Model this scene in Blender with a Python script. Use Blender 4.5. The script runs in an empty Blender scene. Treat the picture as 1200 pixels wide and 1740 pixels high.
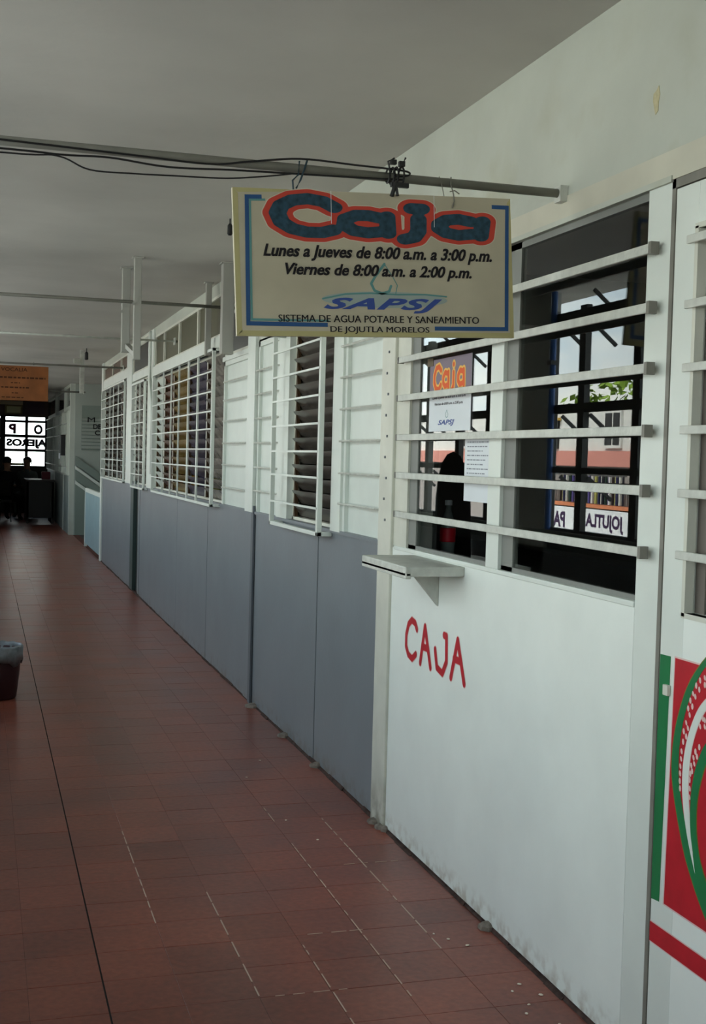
import bpy, bmesh, math, random
from mathutils import Vector, Matrix
random.seed(7)
C = bpy.context.scene.collection
SC = bpy.context.scene
PI = math.pi

# ------------------------------------------------------------------ camera
cd = bpy.data.cameras.new('camera')
cam = bpy.data.objects.new('camera', cd)
C.objects.link(cam)
cd.sensor_fit = 'VERTICAL'
cd.sensor_height = 36
cd.lens = 2100 / 1740 * 36
cd.clip_start = 0.02
cam.matrix_world = Matrix(((.9576, -.0125, -.2879, 0), (-.287, .0487, -.9567, 0), (.026, .9987, .0431, 1.5), (0, 0, 0, 1)))
SC.camera = cam
SC.view_settings.view_transform = 'Standard'
SC.view_settings.look = 'None'
SC.view_settings.gamma = 1
SC.view_settings.use_curve_mapping = False
SC.view_settings.exposure = 1.45
SC.cycles.max_bounces = 10
SC.cycles.diffuse_bounces = 5
SC.cycles.transparent_max_bounces = 24
SC.cycles.use_denoising = True
SC.cycles.sample_clamp_indirect = 6


# ------------------------------------------------------------------ sky with broken cloud
def make_world():
    w = bpy.data.worlds.new('sky')
    SC.world = w
    w.use_nodes = True
    nt = w.node_tree
    nt.nodes.clear()
    N = nt.nodes.new
    out = N('ShaderNodeOutputWorld')
    bg = N('ShaderNodeBackground')
    tc = N('ShaderNodeTexCoord')
    sep = N('ShaderNodeSeparateXYZ')
    nt.links.new(tc.outputs['Generated'], sep.inputs[0])
    grad = N('ShaderNodeValToRGB')
    e = grad.color_ramp.elements
    e[0].position = 0.0
    e[0].color = (.72, .84, .86, 1)
    e[1].position = .6
    e[1].color = (.20, .36, .56, 1)
    nt.links.new(sep.outputs[2], grad.inputs[0])
    mp = N('ShaderNodeMapping')
    mp.inputs['Scale'].default_value = (1, 1, 2.6)
    nt.links.new(tc.outputs['Generated'], mp.inputs[0])
    no = N('ShaderNodeTexNoise')
    no.inputs['Scale'].default_value = 3.6
    no.inputs['Detail'].default_value = 7
    no.inputs['Roughness'].default_value = .55
    nt.links.new(mp.outputs[0], no.inputs['Vector'])
    cr = N('ShaderNodeValToRGB')
    cr.color_ramp.elements[0].position = .45
    cr.color_ramp.elements[1].position = .60
    nt.links.new(no.outputs[0], cr.inputs[0])
    mx = N('ShaderNodeMix')
    mx.data_type = 'RGBA'
    nt.links.new(cr.outputs[0], mx.inputs[0])
    nt.links.new(grad.outputs[0], mx.inputs[6])
    mx.inputs[7].default_value = (.98, 1.0, .92, 1)
    nt.links.new(mx.outputs[2], bg.inputs[0])
    bg.inputs[1].default_value = 2.0
    nt.links.new(bg.outputs[0], out.inputs[0])


make_world()
sd = bpy.data.lights.new('sun', 'SUN')
sd.energy = 7.0
sd.angle = math.radians(3)
sd.color = (1, .95, .86)
sun = bpy.data.objects.new('sun', sd)
C.objects.link(sun)
sun.rotation_euler = (math.radians(8), math.radians(38), 0)   # shines from behind the building onto the street


# ------------------------------------------------------------------ materials
MATS = {}


def mat(name, col, rough=.6, spec=.4, var=0, vscale=3, bump=0, bscale=60, metal=0, stain=None, coat=0, vstretch=(1, 1, 1)):
    """painted / solid material: base colour with noise variation, fine bump, optional grime of its own shape"""
    if name in MATS:
        return MATS[name]
    m = bpy.data.materials.new(name)
    m.use_nodes = True
    nt = m.node_tree
    b = nt.nodes['Principled BSDF']
    b.inputs['Roughness'].default_value = rough
    b.inputs['Specular IOR Level'].default_value = spec
    b.inputs['Metallic'].default_value = metal
    if coat:
        b.inputs['Coat Weight'].default_value = coat
        b.inputs['Coat Roughness'].default_value = .15
    N = nt.nodes.new
    L = nt.links.new
    geo = N('ShaderNodeNewGeometry')
    src = None
    rgb = N('ShaderNodeRGB')
    rgb.outputs[0].default_value = (*col, 1)
    src = rgb.outputs[0]
    if var:
        mp = N('ShaderNodeMapping')
        mp.inputs['Scale'].default_value = vstretch
        L(geo.outputs['Position'], mp.inputs[0])
        no = N('ShaderNodeTexNoise')
        no.inputs['Scale'].default_value = vscale
        no.inputs['Detail'].default_value = 5
        L(mp.outputs[0], no.inputs['Vector'])
        mr = N('ShaderNodeMapRange')
        mr.inputs[1].default_value = .3
        mr.inputs[2].default_value = .7
        mr.inputs[3].default_value = 1 - var
        mr.inputs[4].default_value = 1 + var * .6
        L(no.outputs[0], mr.inputs[0])
        vm = N('ShaderNodeVectorMath')
        vm.operation = 'SCALE'
        L(src, vm.inputs[0])
        L(mr.outputs[0], vm.inputs['Scale'])
        src = vm.outputs[0]
    if stain:
        scol, lo, hi, sc_, thr = stain     # colour, z of full grime, z of none, noise scale, threshold
        sp = N('ShaderNodeSeparateXYZ')
        L(geo.outputs['Position'], sp.inputs[0])
        mr = N('ShaderNodeMapRange')
        mr.inputs[1].default_value = lo
        mr.inputs[2].default_value = hi
        mr.inputs[3].default_value = 1
        mr.inputs[4].default_value = 0
        L(sp.outputs[2], mr.inputs[0])
        no = N('ShaderNodeTexNoise')
        no.inputs['Scale'].default_value = sc_
        no.inputs['Detail'].default_value = 6
        L(geo.outputs['Position'], no.inputs['Vector'])
        r2 = N('ShaderNodeMapRange')
        r2.inputs[1].default_value = thr
        r2.inputs[2].default_value = thr + .2
        L(no.outputs[0], r2.inputs[0])
        mu = N('ShaderNodeMath')
        mu.operation = 'MULTIPLY'
        L(mr.outputs[0], mu.inputs[0])
        L(r2.outputs[0], mu.inputs[1])
        mx = N('ShaderNodeMix')
        mx.data_type = 'RGBA'
        L(mu.outputs[0], mx.inputs[0])
        L(src, mx.inputs[6])
        mx.inputs[7].default_value = (*scol, 1)
        src = mx.outputs[2]
    L(src, b.inputs['Base Color'])
    if bump:
        n2 = N('ShaderNodeTexNoise')
        n2.inputs['Scale'].default_value = bscale
        n2.inputs['Detail'].default_value = 4
        L(geo.outputs['Position'], n2.inputs['Vector'])
        bp = N('ShaderNodeBump')
        bp.inputs['Strength'].default_value = bump
        bp.inputs['Distance'].default_value = .01
        L(n2.outputs[0], bp.inputs['Height'])
        L(bp.outputs[0], b.inputs['Normal'])
    MATS[name] = m
    return m


def glass_mat(name, tint, f0):
    m = bpy.data.materials.new(name)
    m.use_nodes = True
    nt = m.node_tree
    nt.nodes.clear()
    N = nt.nodes.new
    out = N('ShaderNodeOutputMaterial')
    tr = N('ShaderNodeBsdfTransparent')
    tr.inputs[0].default_value = (*tint, 1)
    gl = N('ShaderNodeBsdfGlossy')
    gl.inputs['Roughness'].default_value = .0
    geo = N('ShaderNodeNewGeometry')
    dt = N('ShaderNodeVectorMath')
    dt.operation = 'DOT_PRODUCT'
    nt.links.new(geo.outputs['Incoming'], dt.inputs[0])
    nt.links.new(geo.outputs['Normal'], dt.inputs[1])

    def M(op, a_, b_=None):
        n = N('ShaderNodeMath')
        n.operation = op
        for i, v in enumerate((a_, b_)):
            if v is None:
                continue
            if isinstance(v, (int, float)):
                n.inputs[i].default_value = v
            else:
                nt.links.new(v, n.inputs[i])
        return n.outputs[0]
    c = M('ABSOLUTE', dt.outputs['Value'])
    fr5 = M('POWER', M('SUBTRACT', 1.0, c), 5.0)
    fac = M('ADD', M('MULTIPLY', fr5, 1 - f0), f0)      # Schlick reflectance, the same from either side
    mx = N('ShaderNodeMixShader')
    nt.links.new(fac, mx.inputs[0])
    nt.links.new(tr.outputs[0], mx.inputs[1])
    nt.links.new(gl.outputs[0], mx.inputs[2])
    nt.links.new(mx.outputs[0], out.inputs[0])
    return m


def floor_mat():
    m = bpy.data.materials.new('red_oxide_tile')
    m.use_nodes = True
    nt = m.node_tree
    b = nt.nodes['Principled BSDF']
    N = nt.nodes.new
    L = nt.links.new
    geo = N('ShaderNodeNewGeometry')
    oi = N('ShaderNodeObjectInfo')
    no = N('ShaderNodeTexNoise')
    no.inputs['Scale'].default_value = 2.3
    no.inputs['Detail'].default_value = 6
    L(geo.outputs['Position'], no.inputs['Vector'])
    cr = N('ShaderNodeValToRGB')
    e = cr.color_ramp.elements
    e[0].position = .3
    e[0].color = (.145, .042, .030, 1)
    e[1].position = .7
    e[1].color = (.25, .070, .042, 1)
    L(no.outputs[0], cr.inputs[0])
    mr = N('ShaderNodeMapRange')
    mr.inputs[3].default_value = .88
    mr.inputs[4].default_value = 1.1
    L(oi.outputs['Random'], mr.inputs[0])
    vm = N('ShaderNodeVectorMath')
    vm.operation = 'SCALE'
    L(cr.outputs[0], vm.inputs[0])
    L(mr.outputs[0], vm.inputs['Scale'])
    # fine scuffs
    n3 = N('ShaderNodeTexNoise')
    n3.inputs['Scale'].default_value = 45
    n3.inputs['Detail'].default_value = 8
    L(geo.outputs['Position'], n3.inputs['Vector'])
    r3 = N('ShaderNodeMapRange')
    r3.inputs[1].default_value = .35
    r3.inputs[2].default_value = .75
    r3.inputs[3].default_value = .85
    r3.inputs[4].default_value = 1.2
    L(n3.outputs[0], r3.inputs[0])
    v2 = N('ShaderNodeVectorMath')
    v2.operation = 'SCALE'
    L(vm.outputs[0], v2.inputs[0])
    L(r3.outputs[0], v2.inputs['Scale'])
    L(v2.outputs[0], b.inputs['Base Color'])
    rr = N('ShaderNodeMapRange')
    rr.inputs[3].default_value = .24
    rr.inputs[4].default_value = .4
    L(no.outputs[0], rr.inputs[0])
    L(rr.outputs[0], b.inputs['Roughness'])
    b.inputs['Specular IOR Level'].default_value = .30
    bp = N('ShaderNodeBump')
    bp.inputs['Strength'].default_value = .12
    bp.inputs['Distance'].default_value = .004
    L(n3.outputs[0], bp.inputs['Height'])
    L(bp.outputs[0], b.inputs['Normal'])
    return m


M_ceil = mat('ceiling_paint', (.52, .51, .46), .8, .2, var=.12, vscale=1.2, bump=.15, bscale=18)
M_head = mat('header_paint', (.47, .50, .43), .6, .3, var=.10, stain=((.36, .35, .24), 2.15, 2.75, 3.5, .5), vscale=2.2, bump=.12, bscale=25)
M_white = mat('white_enamel', (.66, .71, .65), .42, .45, var=.05, vscale=5, bump=.05, bscale=30)
M_low = mat('white_enamel_scuffed', (.78, .83, .77), .38, .45, var=.05, vscale=4, bump=.05, bscale=30, stain=((.42, .38, .30), .0, .09, 22, .44))
M_cream = mat('cream_enamel', (.60, .61, .52), .5, .4, var=.10, vscale=6, bump=.06, stain=((.20, .19, .14), .0, .22, 12, .38))
M_panel = mat('pale_panel_paint', (.62, .68, .62), .4, .45, var=.06, vscale=6)
M_grey = mat('blue_grey_paint', (.175, .20, .215), .42, .45, var=.08, vscale=3, bump=.05, bscale=40, stain=((.12, .11, .09), .0, .10, 18, .45))
M_greydark = mat('dark_grey_paint', (.10, .115, .13), .45, .4, var=.1)
M_green = mat('dark_green_paint', (.035, .06, .055), .5, .4)
M_bar = mat('worn_bar_paint', (.54, .56, .50), .45, .4, var=.14, vscale=25, bump=.2, bscale=80)
M_steel = mat('dark_steel', (.035, .037, .035), .45, .4)
M_pole = mat('galvanised_conduit', (.19, .185, .155), .5, .4, var=.15, vscale=14)
M_black = mat('black_rubber', (.012, .012, .012), .5, .4)
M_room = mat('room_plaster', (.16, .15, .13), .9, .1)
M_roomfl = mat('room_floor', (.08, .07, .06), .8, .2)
M_tile = None
M_grout = mat('grout', (.12, .048, .036), .8, .2, var=.3, vscale=20)
M_groutd = mat('dark_joint', (.02, .016, .014), .9, .1)
M_baseline = mat('floor_edge_dirt', (.07, .045, .038), .9, .1, var=.5, vscale=30)
M_glass = glass_mat('window_glass', (.86, .88, .86), .05)
M_slat = mat('louvre_slat_dark', (.075, .065, .055), .22, .5, var=.35, vscale=9)
M_slat2 = mat('louvre_slat_pale', (.24, .22, .19), .25, .5, var=.5, vscale=7)
M_lglass = glass_mat('clear_glass', (.95, .96, .95), .03)
M_board = mat('faded_cream_board', (.45, .41, .30), .6, .3, var=.10, vscale=8)
M_boardedge = mat('yellowed_edge', (.42, .38, .18), .6, .3)
M_red = mat('red_print', (.50, .05, .03), .5, .3)
M_navy = mat('navy_print', (.018, .055, .085), .5, .3, var=.5, vscale=60)
M_ink = mat('black_ink', (.012, .010, .012), .6, .2)
M_blue = mat('blue_print', (.02, .075, .20), .5, .3)
M_teal = mat('pale_teal_print', (.10, .25, .24), .5, .3)
M_logoblue = mat('logo_blue', (.035, .07, .26), .5, .3)
M_pale = mat('pale_blue_print', (.30, .36, .33), .6, .3)
M_paper = mat('paper', (.70, .74, .76), .8, .1, var=.04)
M_orange = mat('orange_print', (.72, .12, .03), .6, .2)
M_yellow = mat('yellow_print', (.80, .48, .12), .6, .2)
M_mauve = mat('mauve_reflection', (.22, .18, .22), .6, .2)
M_paintred = mat('red_paint', (.46, .012, .022), .4, .4, var=.12, vscale=20)
M_paintgreen = mat('green_paint', (.010, .17, .055), .4, .4, var=.1, vscale=12)
M_paintpink = mat('pale_pink_paint', (.70, .50, .46), .4, .4)
M_olive = mat('olive_outline_paint', (.16, .17, .02), .4, .4)
M_mustard = mat('mustard_board', (.25, .085, .022), .6, .3, var=.25, vscale=5)
M_maroon = mat('maroon_plastic', (.035, .010, .012), .4, .5)
M_bag = mat('grey_plastic_bag', (.22, .24, .25), .35, .5, var=.3, vscale=30)
M_skin = mat('skin', (.30, .17, .11), .6, .3)
M_hair = mat('dark_hair', (.012, .010, .010), .5, .3)
M_cloth = mat('dark_cloth', (.012, .012, .014), .9, .1)
M_cloth2 = mat('pale_grey_cloth', (.12, .14, .14), .9, .1)
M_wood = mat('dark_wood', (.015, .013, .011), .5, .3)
M_bluebox = mat('light_blue_paint', (.25, .37, .40), .45, .4, var=.08, vscale=6)
M_concrete = mat('street_concrete', (.50, .49, .46), .9, .1, var=.15, vscale=1)
M_stair = mat('green_grey_paint', (.22, .27, .24), .6, .3)
M_stairw = mat('stair_wall_paint', (.36, .40, .36), .7, .2, var=.05)


# ------------------------------------------------------------------ mesh helpers
class MB:
    def __init__(s):
        s.v = []
        s.f = []
        s.mi = []
        s.m = 0

    def add(s, vs, fs):
        o = len(s.v)
        s.v += [tuple(v) for v in vs]
        s.f += [tuple(i + o for i in f) for f in fs]
        s.mi += [s.m] * len(fs)
        return s

    def box(s, x0, x1, y0, y1, z0, z1):
        x0, x1 = sorted((x0, x1))
        y0, y1 = sorted((y0, y1))
        z0, z1 = sorted((z0, z1))
        vs = [(x, y, z) for x in (x0, x1) for y in (y0, y1) for z in (z0, z1)]
        return s.add(vs, [(0, 1, 3, 2), (4, 6, 7, 5), (0, 4, 5, 1), (2, 3, 7, 6), (0, 2, 6, 4), (1, 5, 7, 3)])

    def bar(s, p, q, w, h=None, up=(0, 0, 1)):
        """square bar from p to q"""
        h = h or w
        p, q = Vector(p), Vector(q)
        d = (q - p).normalized()
        u = Vector(up)
        if abs(d.dot(u)) > .98:
            u = Vector((1, 0, 0))
        a = d.cross(u).normalized()
        b = a.cross(d)
        vs = []
        for c in (p, q):
            for i, j in ((-1, -1), (1, -1), (1, 1), (-1, 1)):
                vs.append(c + a * i * w / 2 + b * j * h / 2)
        return s.add(vs, [(3, 2, 1, 0), (4, 5, 6, 7), (0, 1, 5, 4), (1, 2, 6, 5), (2, 3, 7, 6), (3, 0, 4, 7)])

    def tube(s, pts, r, n=8, close=True):
        pts = [Vector(p) for p in pts]
        rs = r if isinstance(r, (list, tuple)) else [r] * len(pts)
        vs = []
        for i, p in enumerate(pts):
            a = pts[max(i - 1, 0)]
            b = pts[min(i + 1, len(pts) - 1)]
            d = (b - a).normalized()
            u = Vector((0, 0, 1)) if abs(d.z) < .9 else Vector((1, 0, 0))
            e = d.cross(u).normalized()
            g = e.cross(d)
            for k in range(n):
                t = 2 * PI * k / n
                vs.append(p + (e * math.cos(t) + g * math.sin(t)) * rs[i])
        fs = []
        for i in range(len(pts) - 1):
            for k in range(n):
                k2 = (k + 1) % n
                fs.append((i * n + k, i * n + k2, (i + 1) * n + k2, (i + 1) * n + k))
        fs.append(tuple(range(n))[::-1])
        fs.append(tuple((len(pts) - 1) * n + k for k in range(n)))
        return s.add(vs, fs)

    def lathe(s, c, prof, n=20):
        vs = []
        for r, z in prof:
            for k in range(n):
                t = 2 * PI * k / n
                vs.append((c[0] + r * math.cos(t), c[1] + r * math.sin(t), c[2] + z))
        fs = []
        for i in range(len(prof) - 1):
            for k in range(n):
                k2 = (k + 1) % n
                fs.append((i * n + k, i * n + k2, (i + 1) * n + k2, (i + 1) * n + k))
        fs.append(tuple(range(n))[::-1])
        fs.append(tuple((len(prof) - 1) * n + k for k in range(n)))
        return s.add(vs, fs)

    def prism(s, poly, axis, a, b):
        """extrude a 2D polygon along axis ('x': poly is (y,z); 'y': (x,z); 'z': (x,y))"""
        n = len(poly)

        def P(p, t):
            return {'x': (t, p[0], p[1]), 'y': (p[0], t, p[1]), 'z': (p[0], p[1], t)}[axis]
        vs = [P(p, a) for p in poly] + [P(p, b) for p in poly]
        fs = [tuple(range(n))[::-1], tuple(range(n, 2 * n))]
        fs += [(i, (i + 1) % n, n + (i + 1) % n, n + i) for i in range(n)]
        return s.add(vs, fs)

    def build(s, name, m, parent=None, smooth=False, bevel=0):
        me = bpy.data.meshes.new(name)
        L = ORG.get(parent.name, Vector()) if parent else Vector()
        me.from_pydata([tuple(Vector(v) - L) for v in s.v], [], s.f)
        ms = m if isinstance(m, (list, tuple)) else [m]
        for k in ms:
            me.materials.append(k)
        if len(ms) > 1:
            for p, i in zip(me.polygons, s.mi):
                p.material_index = i
        bm = bmesh.new()
        bm.from_mesh(me)
        bmesh.ops.recalc_face_normals(bm, faces=bm.faces)
        bm.to_mesh(me)
        bm.free()
        if smooth:
            for p in me.polygons:
                p.use_smooth = len(p.vertices) == 4
        o = bpy.data.objects.new(name, me)
        C.objects.link(o)
        if parent:
            o.parent = parent
            ORG[o.name] = L
        if bevel:
            md = o.modifiers.new('bevel', 'BEVEL')
            md.width = bevel
            md.segments = 2
            md.limit_method = 'ANGLE'
        return o


ORG = {}


def thing(name, label, cat, loc, group=None, kind=None):
    o = bpy.data.objects.new(name, None)
    C.objects.link(o)
    o.location = loc
    ORG[o.name] = Vector(loc)
    o['label'] = label
    o['category'] = cat
    if group:
        o['group'] = group
    if kind:
        o['kind'] = kind
    return o


def struct(name, label, loc=(0, 0, 0)):
    o = bpy.data.objects.new(name, None)
    C.objects.link(o)
    o.location = loc
    ORG[o.name] = Vector(loc)
    o['kind'] = 'structure'
    o['label'] = label
    return o


def tag(o, label, cat=None, group=None, kind=None):
    o['label'] = label
    if cat:
        o['category'] = cat
    if group:
        o['group'] = group
    if kind:
        o['kind'] = kind
    return o


# flat print on a surface: a plane given by origin, u axis, v axis; n = lift direction
class Plane:
    def __init__(s, o, u, v, n):
        s.o, s.u, s.v, s.n = Vector(o), Vector(u), Vector(v), Vector(n)

    def P(s, a, b, lift=0):
        return s.o + s.u * a + s.v * b + s.n * lift


def poly_on(pl, polys, lift):
    mb = MB()
    for p in polys:
        mb.add([pl.P(a, b, lift) for a, b in p], [tuple(range(len(p)))])
    return mb


def strip_on(pl, A, B, lift, n=40):
    """ribbon between two polylines"""
    def res(P):
        d = [0]
        for i in range(1, len(P)):
            d.append(d[-1] + math.dist(P[i], P[i - 1]))
        out = []
        j = 0
        for k in range(n + 1):
            t = d[-1] * k / n
            while j < len(P) - 2 and d[j + 1] < t:
                j += 1
            f = (t - d[j]) / max(d[j + 1] - d[j], 1e-9)
            out.append((P[j][0] + (P[j + 1][0] - P[j][0]) * f, P[j][1] + (P[j + 1][1] - P[j][1]) * f))
        for _ in range(2):
            out = [out[0]] + [((out[i - 1][0] + 2 * out[i][0] + out[i + 1][0]) / 4, (out[i - 1][1] + 2 * out[i][1] + out[i + 1][1]) / 4) for i in range(1, n)] + [out[-1]]
        return out
    a, b = res(A), res(B)
    mb = MB()
    vs = [pl.P(*p, lift) for p in a] + [pl.P(*p, lift) for p in b]
    mb.add(vs, [(i, i + 1, n + 2 + i, n + 1 + i) for i in range(n)])
    return mb


def sdf_fill(pl, strokes, lift, res=.002, sx=1.0):
    """union of round-capped strokes [(points, half_width)] as one clean filled mesh (marching squares); sx squeezes x when measuring"""
    segs = []
    for pts, w in strokes:
        if len(pts) == 1:
            pts = [pts[0], (pts[0][0] + 1e-5, pts[0][1])]
        for a, b in zip(pts, pts[1:]):
            segs.append((a[0] * sx, a[1], b[0] * sx, b[1], w))
    W_ = max(s_[4] for s_ in segs)
    x0 = min(min(s_[0], s_[2]) for s_ in segs) / sx - W_ / sx - res
    x1 = max(max(s_[0], s_[2]) for s_ in segs) / sx + W_ / sx + res
    y0 = min(min(s_[1], s_[3]) for s_ in segs) - W_ - res
    y1 = max(max(s_[1], s_[3]) for s_ in segs) + W_ + res
    nx, ny = int((x1 - x0) / res) + 2, int((y1 - y0) / res) + 2

    def D(x, y):
        x *= sx
        best = 9
        for ax, ay, bx, by, w in segs:
            dx, dy = bx - ax, by - ay
            t = ((x - ax) * dx + (y - ay) * dy) / (dx * dx + dy * dy)
            t = 0 if t < 0 else 1 if t > 1 else t
            d = math.hypot(x - ax - t * dx, y - ay - t * dy) - w
            if d < best:
                best = d
        return best
    g = [[D(x0 + i * res, y0 + j * res) for j in range(ny)] for i in range(nx)]
    vid, vs, fs = {}, [], []

    def V(key, x, y):
        if key not in vid:
            vid[key] = len(vs)
            vs.append(pl.P(x, y, lift))
        return vid[key]
    for i in range(nx - 1):
        for j in range(ny - 1):
            c = [(i, j), (i + 1, j), (i + 1, j + 1), (i, j + 1)]
            d = [g[a][b] for a, b in c]
            if min(d) >= 0:
                continue
            f = []
            for k in range(4):
                a, b = c[k], c[(k + 1) % 4]
                da, db = d[k], d[(k + 1) % 4]
                if da < 0:
                    f.append(V(a, x0 + a[0] * res, y0 + a[1] * res))
                if (da < 0) != (db < 0):
                    t = da / (da - db)
                    f.append(V((min(a, b), max(a, b)), x0 + (a[0] + (b[0] - a[0]) * t) * res, y0 + (a[1] + (b[1] - a[1]) * t) * res))
            if len(f) > 2:
                fs.append(tuple(f))
    return MB().add(vs, fs)


def text_on(pl, s, a0, b0, width, height, lift, bold=0.0, shear=0.0, mirror=False, spacing=1.0):
    """lettering filled flat on a plane: lower-left corner a0,b0, stretched to width x height"""
    cu = bpy.data.curves.new('lettering', 'FONT')
    cu.body = s
    cu.offset = bold
    cu.shear = shear
    cu.space_character = spacing
    cu.fill_mode = 'FRONT'
    cu.resolution_u = 3
    o = bpy.data.objects.new('lettering', cu)
    C.objects.link(o)
    dg = bpy.context.evaluated_depsgraph_get()
    me = bpy.data.meshes.new_from_object(o.evaluated_get(dg))
    xs = [v.co.x for v in me.vertices]
    ys = [v.co.y for v in me.vertices]
    x0, x1, y0, y1 = min(xs), max(xs), min(ys), max(ys)
    vs = []
    for v in me.vertices:
        a = (v.co.x - x0) / (x1 - x0)
        if mirror:
            a = 1 - a
        vs.append(pl.P(a0 + a * width, b0 + (v.co.y - y0) / (y1 - y0) * height, lift))
    fs = [tuple(p.vertices) for p in me.polygons]
    bpy.data.objects.remove(o)
    bpy.data.curves.remove(cu)
    bpy.data.meshes.remove(me)
    return MB().add(vs, fs)


W = 1.585        # corridor face of the right-hand wall
CZ = 2.715       # ceiling height
XL = -.65        # corridor side of the left-hand window wall
YE = 30.5        # far end wall

# ------------------------------------------------------------------ floor
M_tile = floor_mat()
floor = struct('floor', 'worn red-brown painted tile floor of the corridor')
g = .2055
MB().box(-1.2, 5.2, -6, 31.5, -.16, -.0014).build('floor_bed', M_grout, floor)
xs = [.139 + g * k for k in range(-4, 8)]       # longitudinal joints
tile_me = {}


def tile_mesh(w, l):
    k = (round(w, 4), round(l, 4))
    if k not in tile_me:
        mb = MB()
        a, b, e = w / 2 - .0006, l / 2 - .0006, .0008
        vs = [(-a, -b, -.006), (a, -b, -.006), (a, b, -.006), (-a, b, -.006),
              (-a, -b, -.0004), (a, -b, -.0004), (a, b, -.0004), (-a, b, -.0004),
              (-a + e, -b + e, 0), (a - e, -b + e, 0), (a - e, b - e, 0), (-a + e, b - e, 0)]
        fs = [(0, 1, 5, 4), (1, 2, 6, 5), (2, 3, 7, 6), (3, 0, 4, 7), (4, 5, 9, 8), (5, 6, 10, 9), (6, 7, 11, 10), (7, 4, 8, 11), (8, 9, 10, 11)]
        me = bpy.data.meshes.new('tile')
        me.from_pydata(vs, [], fs)
        me.materials.append(M_tile)
        tile_me[k] = me
    return tile_me[k]


edges = xs + [W]
far = MB()
count = 0
for j in range(-28, 150):
    y0 = j * g
    y1 = y0 + g
    for i in range(len(edges) - 1):
        x0, x1 = edges[i], edges[i + 1]
        if x1 - x0 < .03:
            continue
        gap = .003 if abs(x0 - .3445) < .02 or abs(x1 - .3445) < .02 else 0
        xa = x0 + (gap if abs(x0 - .3445) < .02 else 0)
        cx, cy = (xa + x1) / 2, (y0 + y1) / 2
        # inside the view and near enough to pick out singly
        if 2.6 < cy < 11.2 and cx > .02 * cy - .12 and cx > 0 and cy < 3.0 + 9 * (1.9 - cx) and count < 300:
            o = bpy.data.objects.new('tile', tile_mesh(x1 - xa, g))
            C.objects.link(o)
            o.parent = floor
            o.location = (cx, cy, random.uniform(-.0003, .0003))
            o.rotation_euler = (random.uniform(-.0006, .0006), random.uniform(-.0006, .0006), 0)
            count += 1
        else:
            a = .0006
            z = random.uniform(-.0006, .0006)
            far.add([(xa + a, y0 + a, z), (x1 - a, y0 + a, z), (x1 - a, y1 - a, z), (xa + a, y1 - a, z),
                     (xa + a, y0 + a, -.006), (x1 - a, y0 + a, -.006), (x1 - a, y1 - a, -.006), (xa + a, y1 - a, -.006)],
                    [(0, 1, 2, 3), (0, 4, 5, 1), (1, 5, 6, 2), (2, 6, 7, 3), (3, 7, 4, 0)])
o = far.build('distant_tiles', M_tile, floor)
o['kind'] = 'stuff'
MB().box(.3435, .3485, 2, 12.5, -.004, .0002).build('expansion_joint', M_groutd, floor)
# pale scraped mortar along some joints
mb = MB()
for (x, ya, yb) in ((.55, 3.9, 4.9), (.757, 3.3, 4.15), (.965, 3.05, 3.62), (1.171, 3.2, 4.6), (1.374, 3.5, 4.9), (1.171, 4.9, 5.1)):
    y = ya
    while y < yb:
        l = random.uniform(.03, .13)
        mb.box(x - .0019, x + .0019, y, min(y + l, yb), -.001, .0008)
        y += l + random.uniform(.01, .06)
for (y, xa, xb) in ((3.288, .8, 1.02), (3.7, 1.0, 1.15), (4.32, 1.3, 1.5)):
    x = xa
    while x < xb:
        l = random.uniform(.02, .06)
        mb.box(x, x + l, y - .0014, y + .0014, -.001, .001)
        x += l + random.uniform(.01, .03)
o = mb.build('mortar_line', mat('pale_mortar', (.50, .38, .30), .9, .1), floor)
o['kind'] = 'stuff'
# side room floor is part of the slab
MB().box(W + .1, 5.2, -6, 31.2, -.0045, .0).build('room_floor', M_roomfl, floor)

# specks of plaster by the wall foot
pl_specks = [(1.39, 3.61), (1.42, 3.56), (1.46, 3.5), (1.46, 3.16), (1.5, 3.2), (1.47, 3.07), (1.44, 3.02), (1.53, 3.12), (1.28, 4.62), (1.22, 4.9), (1.5, 2.94), (1.33, 5.9), (1.2, 5.6)]
sm = MB().lathe((0, 0, 0), [(.002, 0), (.0048, .001), (.0045, .0028), (.0015, .004)], 6)
sp0 = None
for i, (x, y) in enumerate(pl_specks):
    if sp0 is None:
        sp0 = sm.build('plaster_crumb', mat('plaster_white', (.72, .62, .5), .9, .1))
        o = sp0
    else:
        o = sp0.copy()
        C.objects.link(o)
    o.location = (x, y, .0006)
    o.rotation_euler = (0, 0, i)
    s = .8 + .5 * ((i * 7) % 5) / 5
    o.scale = (s, s * 1.3, 1)
    tag(o, 'pale plaster crumb lying on the red tiles near the foot of the white wall', 'crumb', 'plaster crumbs on the floor')

# ------------------------------------------------------------------ ceiling
ceil = struct('ceiling', 'flat grey-white painted concrete ceiling of the corridor')
MB().box(-1.0, 5.2, -6, 31.2, CZ, CZ + .22).build('slab', M_ceil, ceil)
mb = MB()
for x, y in ((.62, 8.9), (.3, 6.6)):
    mb.lathe((x, y, CZ - .008), [(.02, 0), (.02, .008)], 10)

# ------------------------------------------------------------------ right-hand wall shell
wr = struct('wall_right', 'long right-hand wall of white and blue-grey panels under a white header beam')
TH = .06
MB().box(W, W + TH, 2.66, 7.42, 2.185, CZ).box(W, W + TH, -6, 2.66, 2.175, CZ).build('header', M_head, wr)
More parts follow.
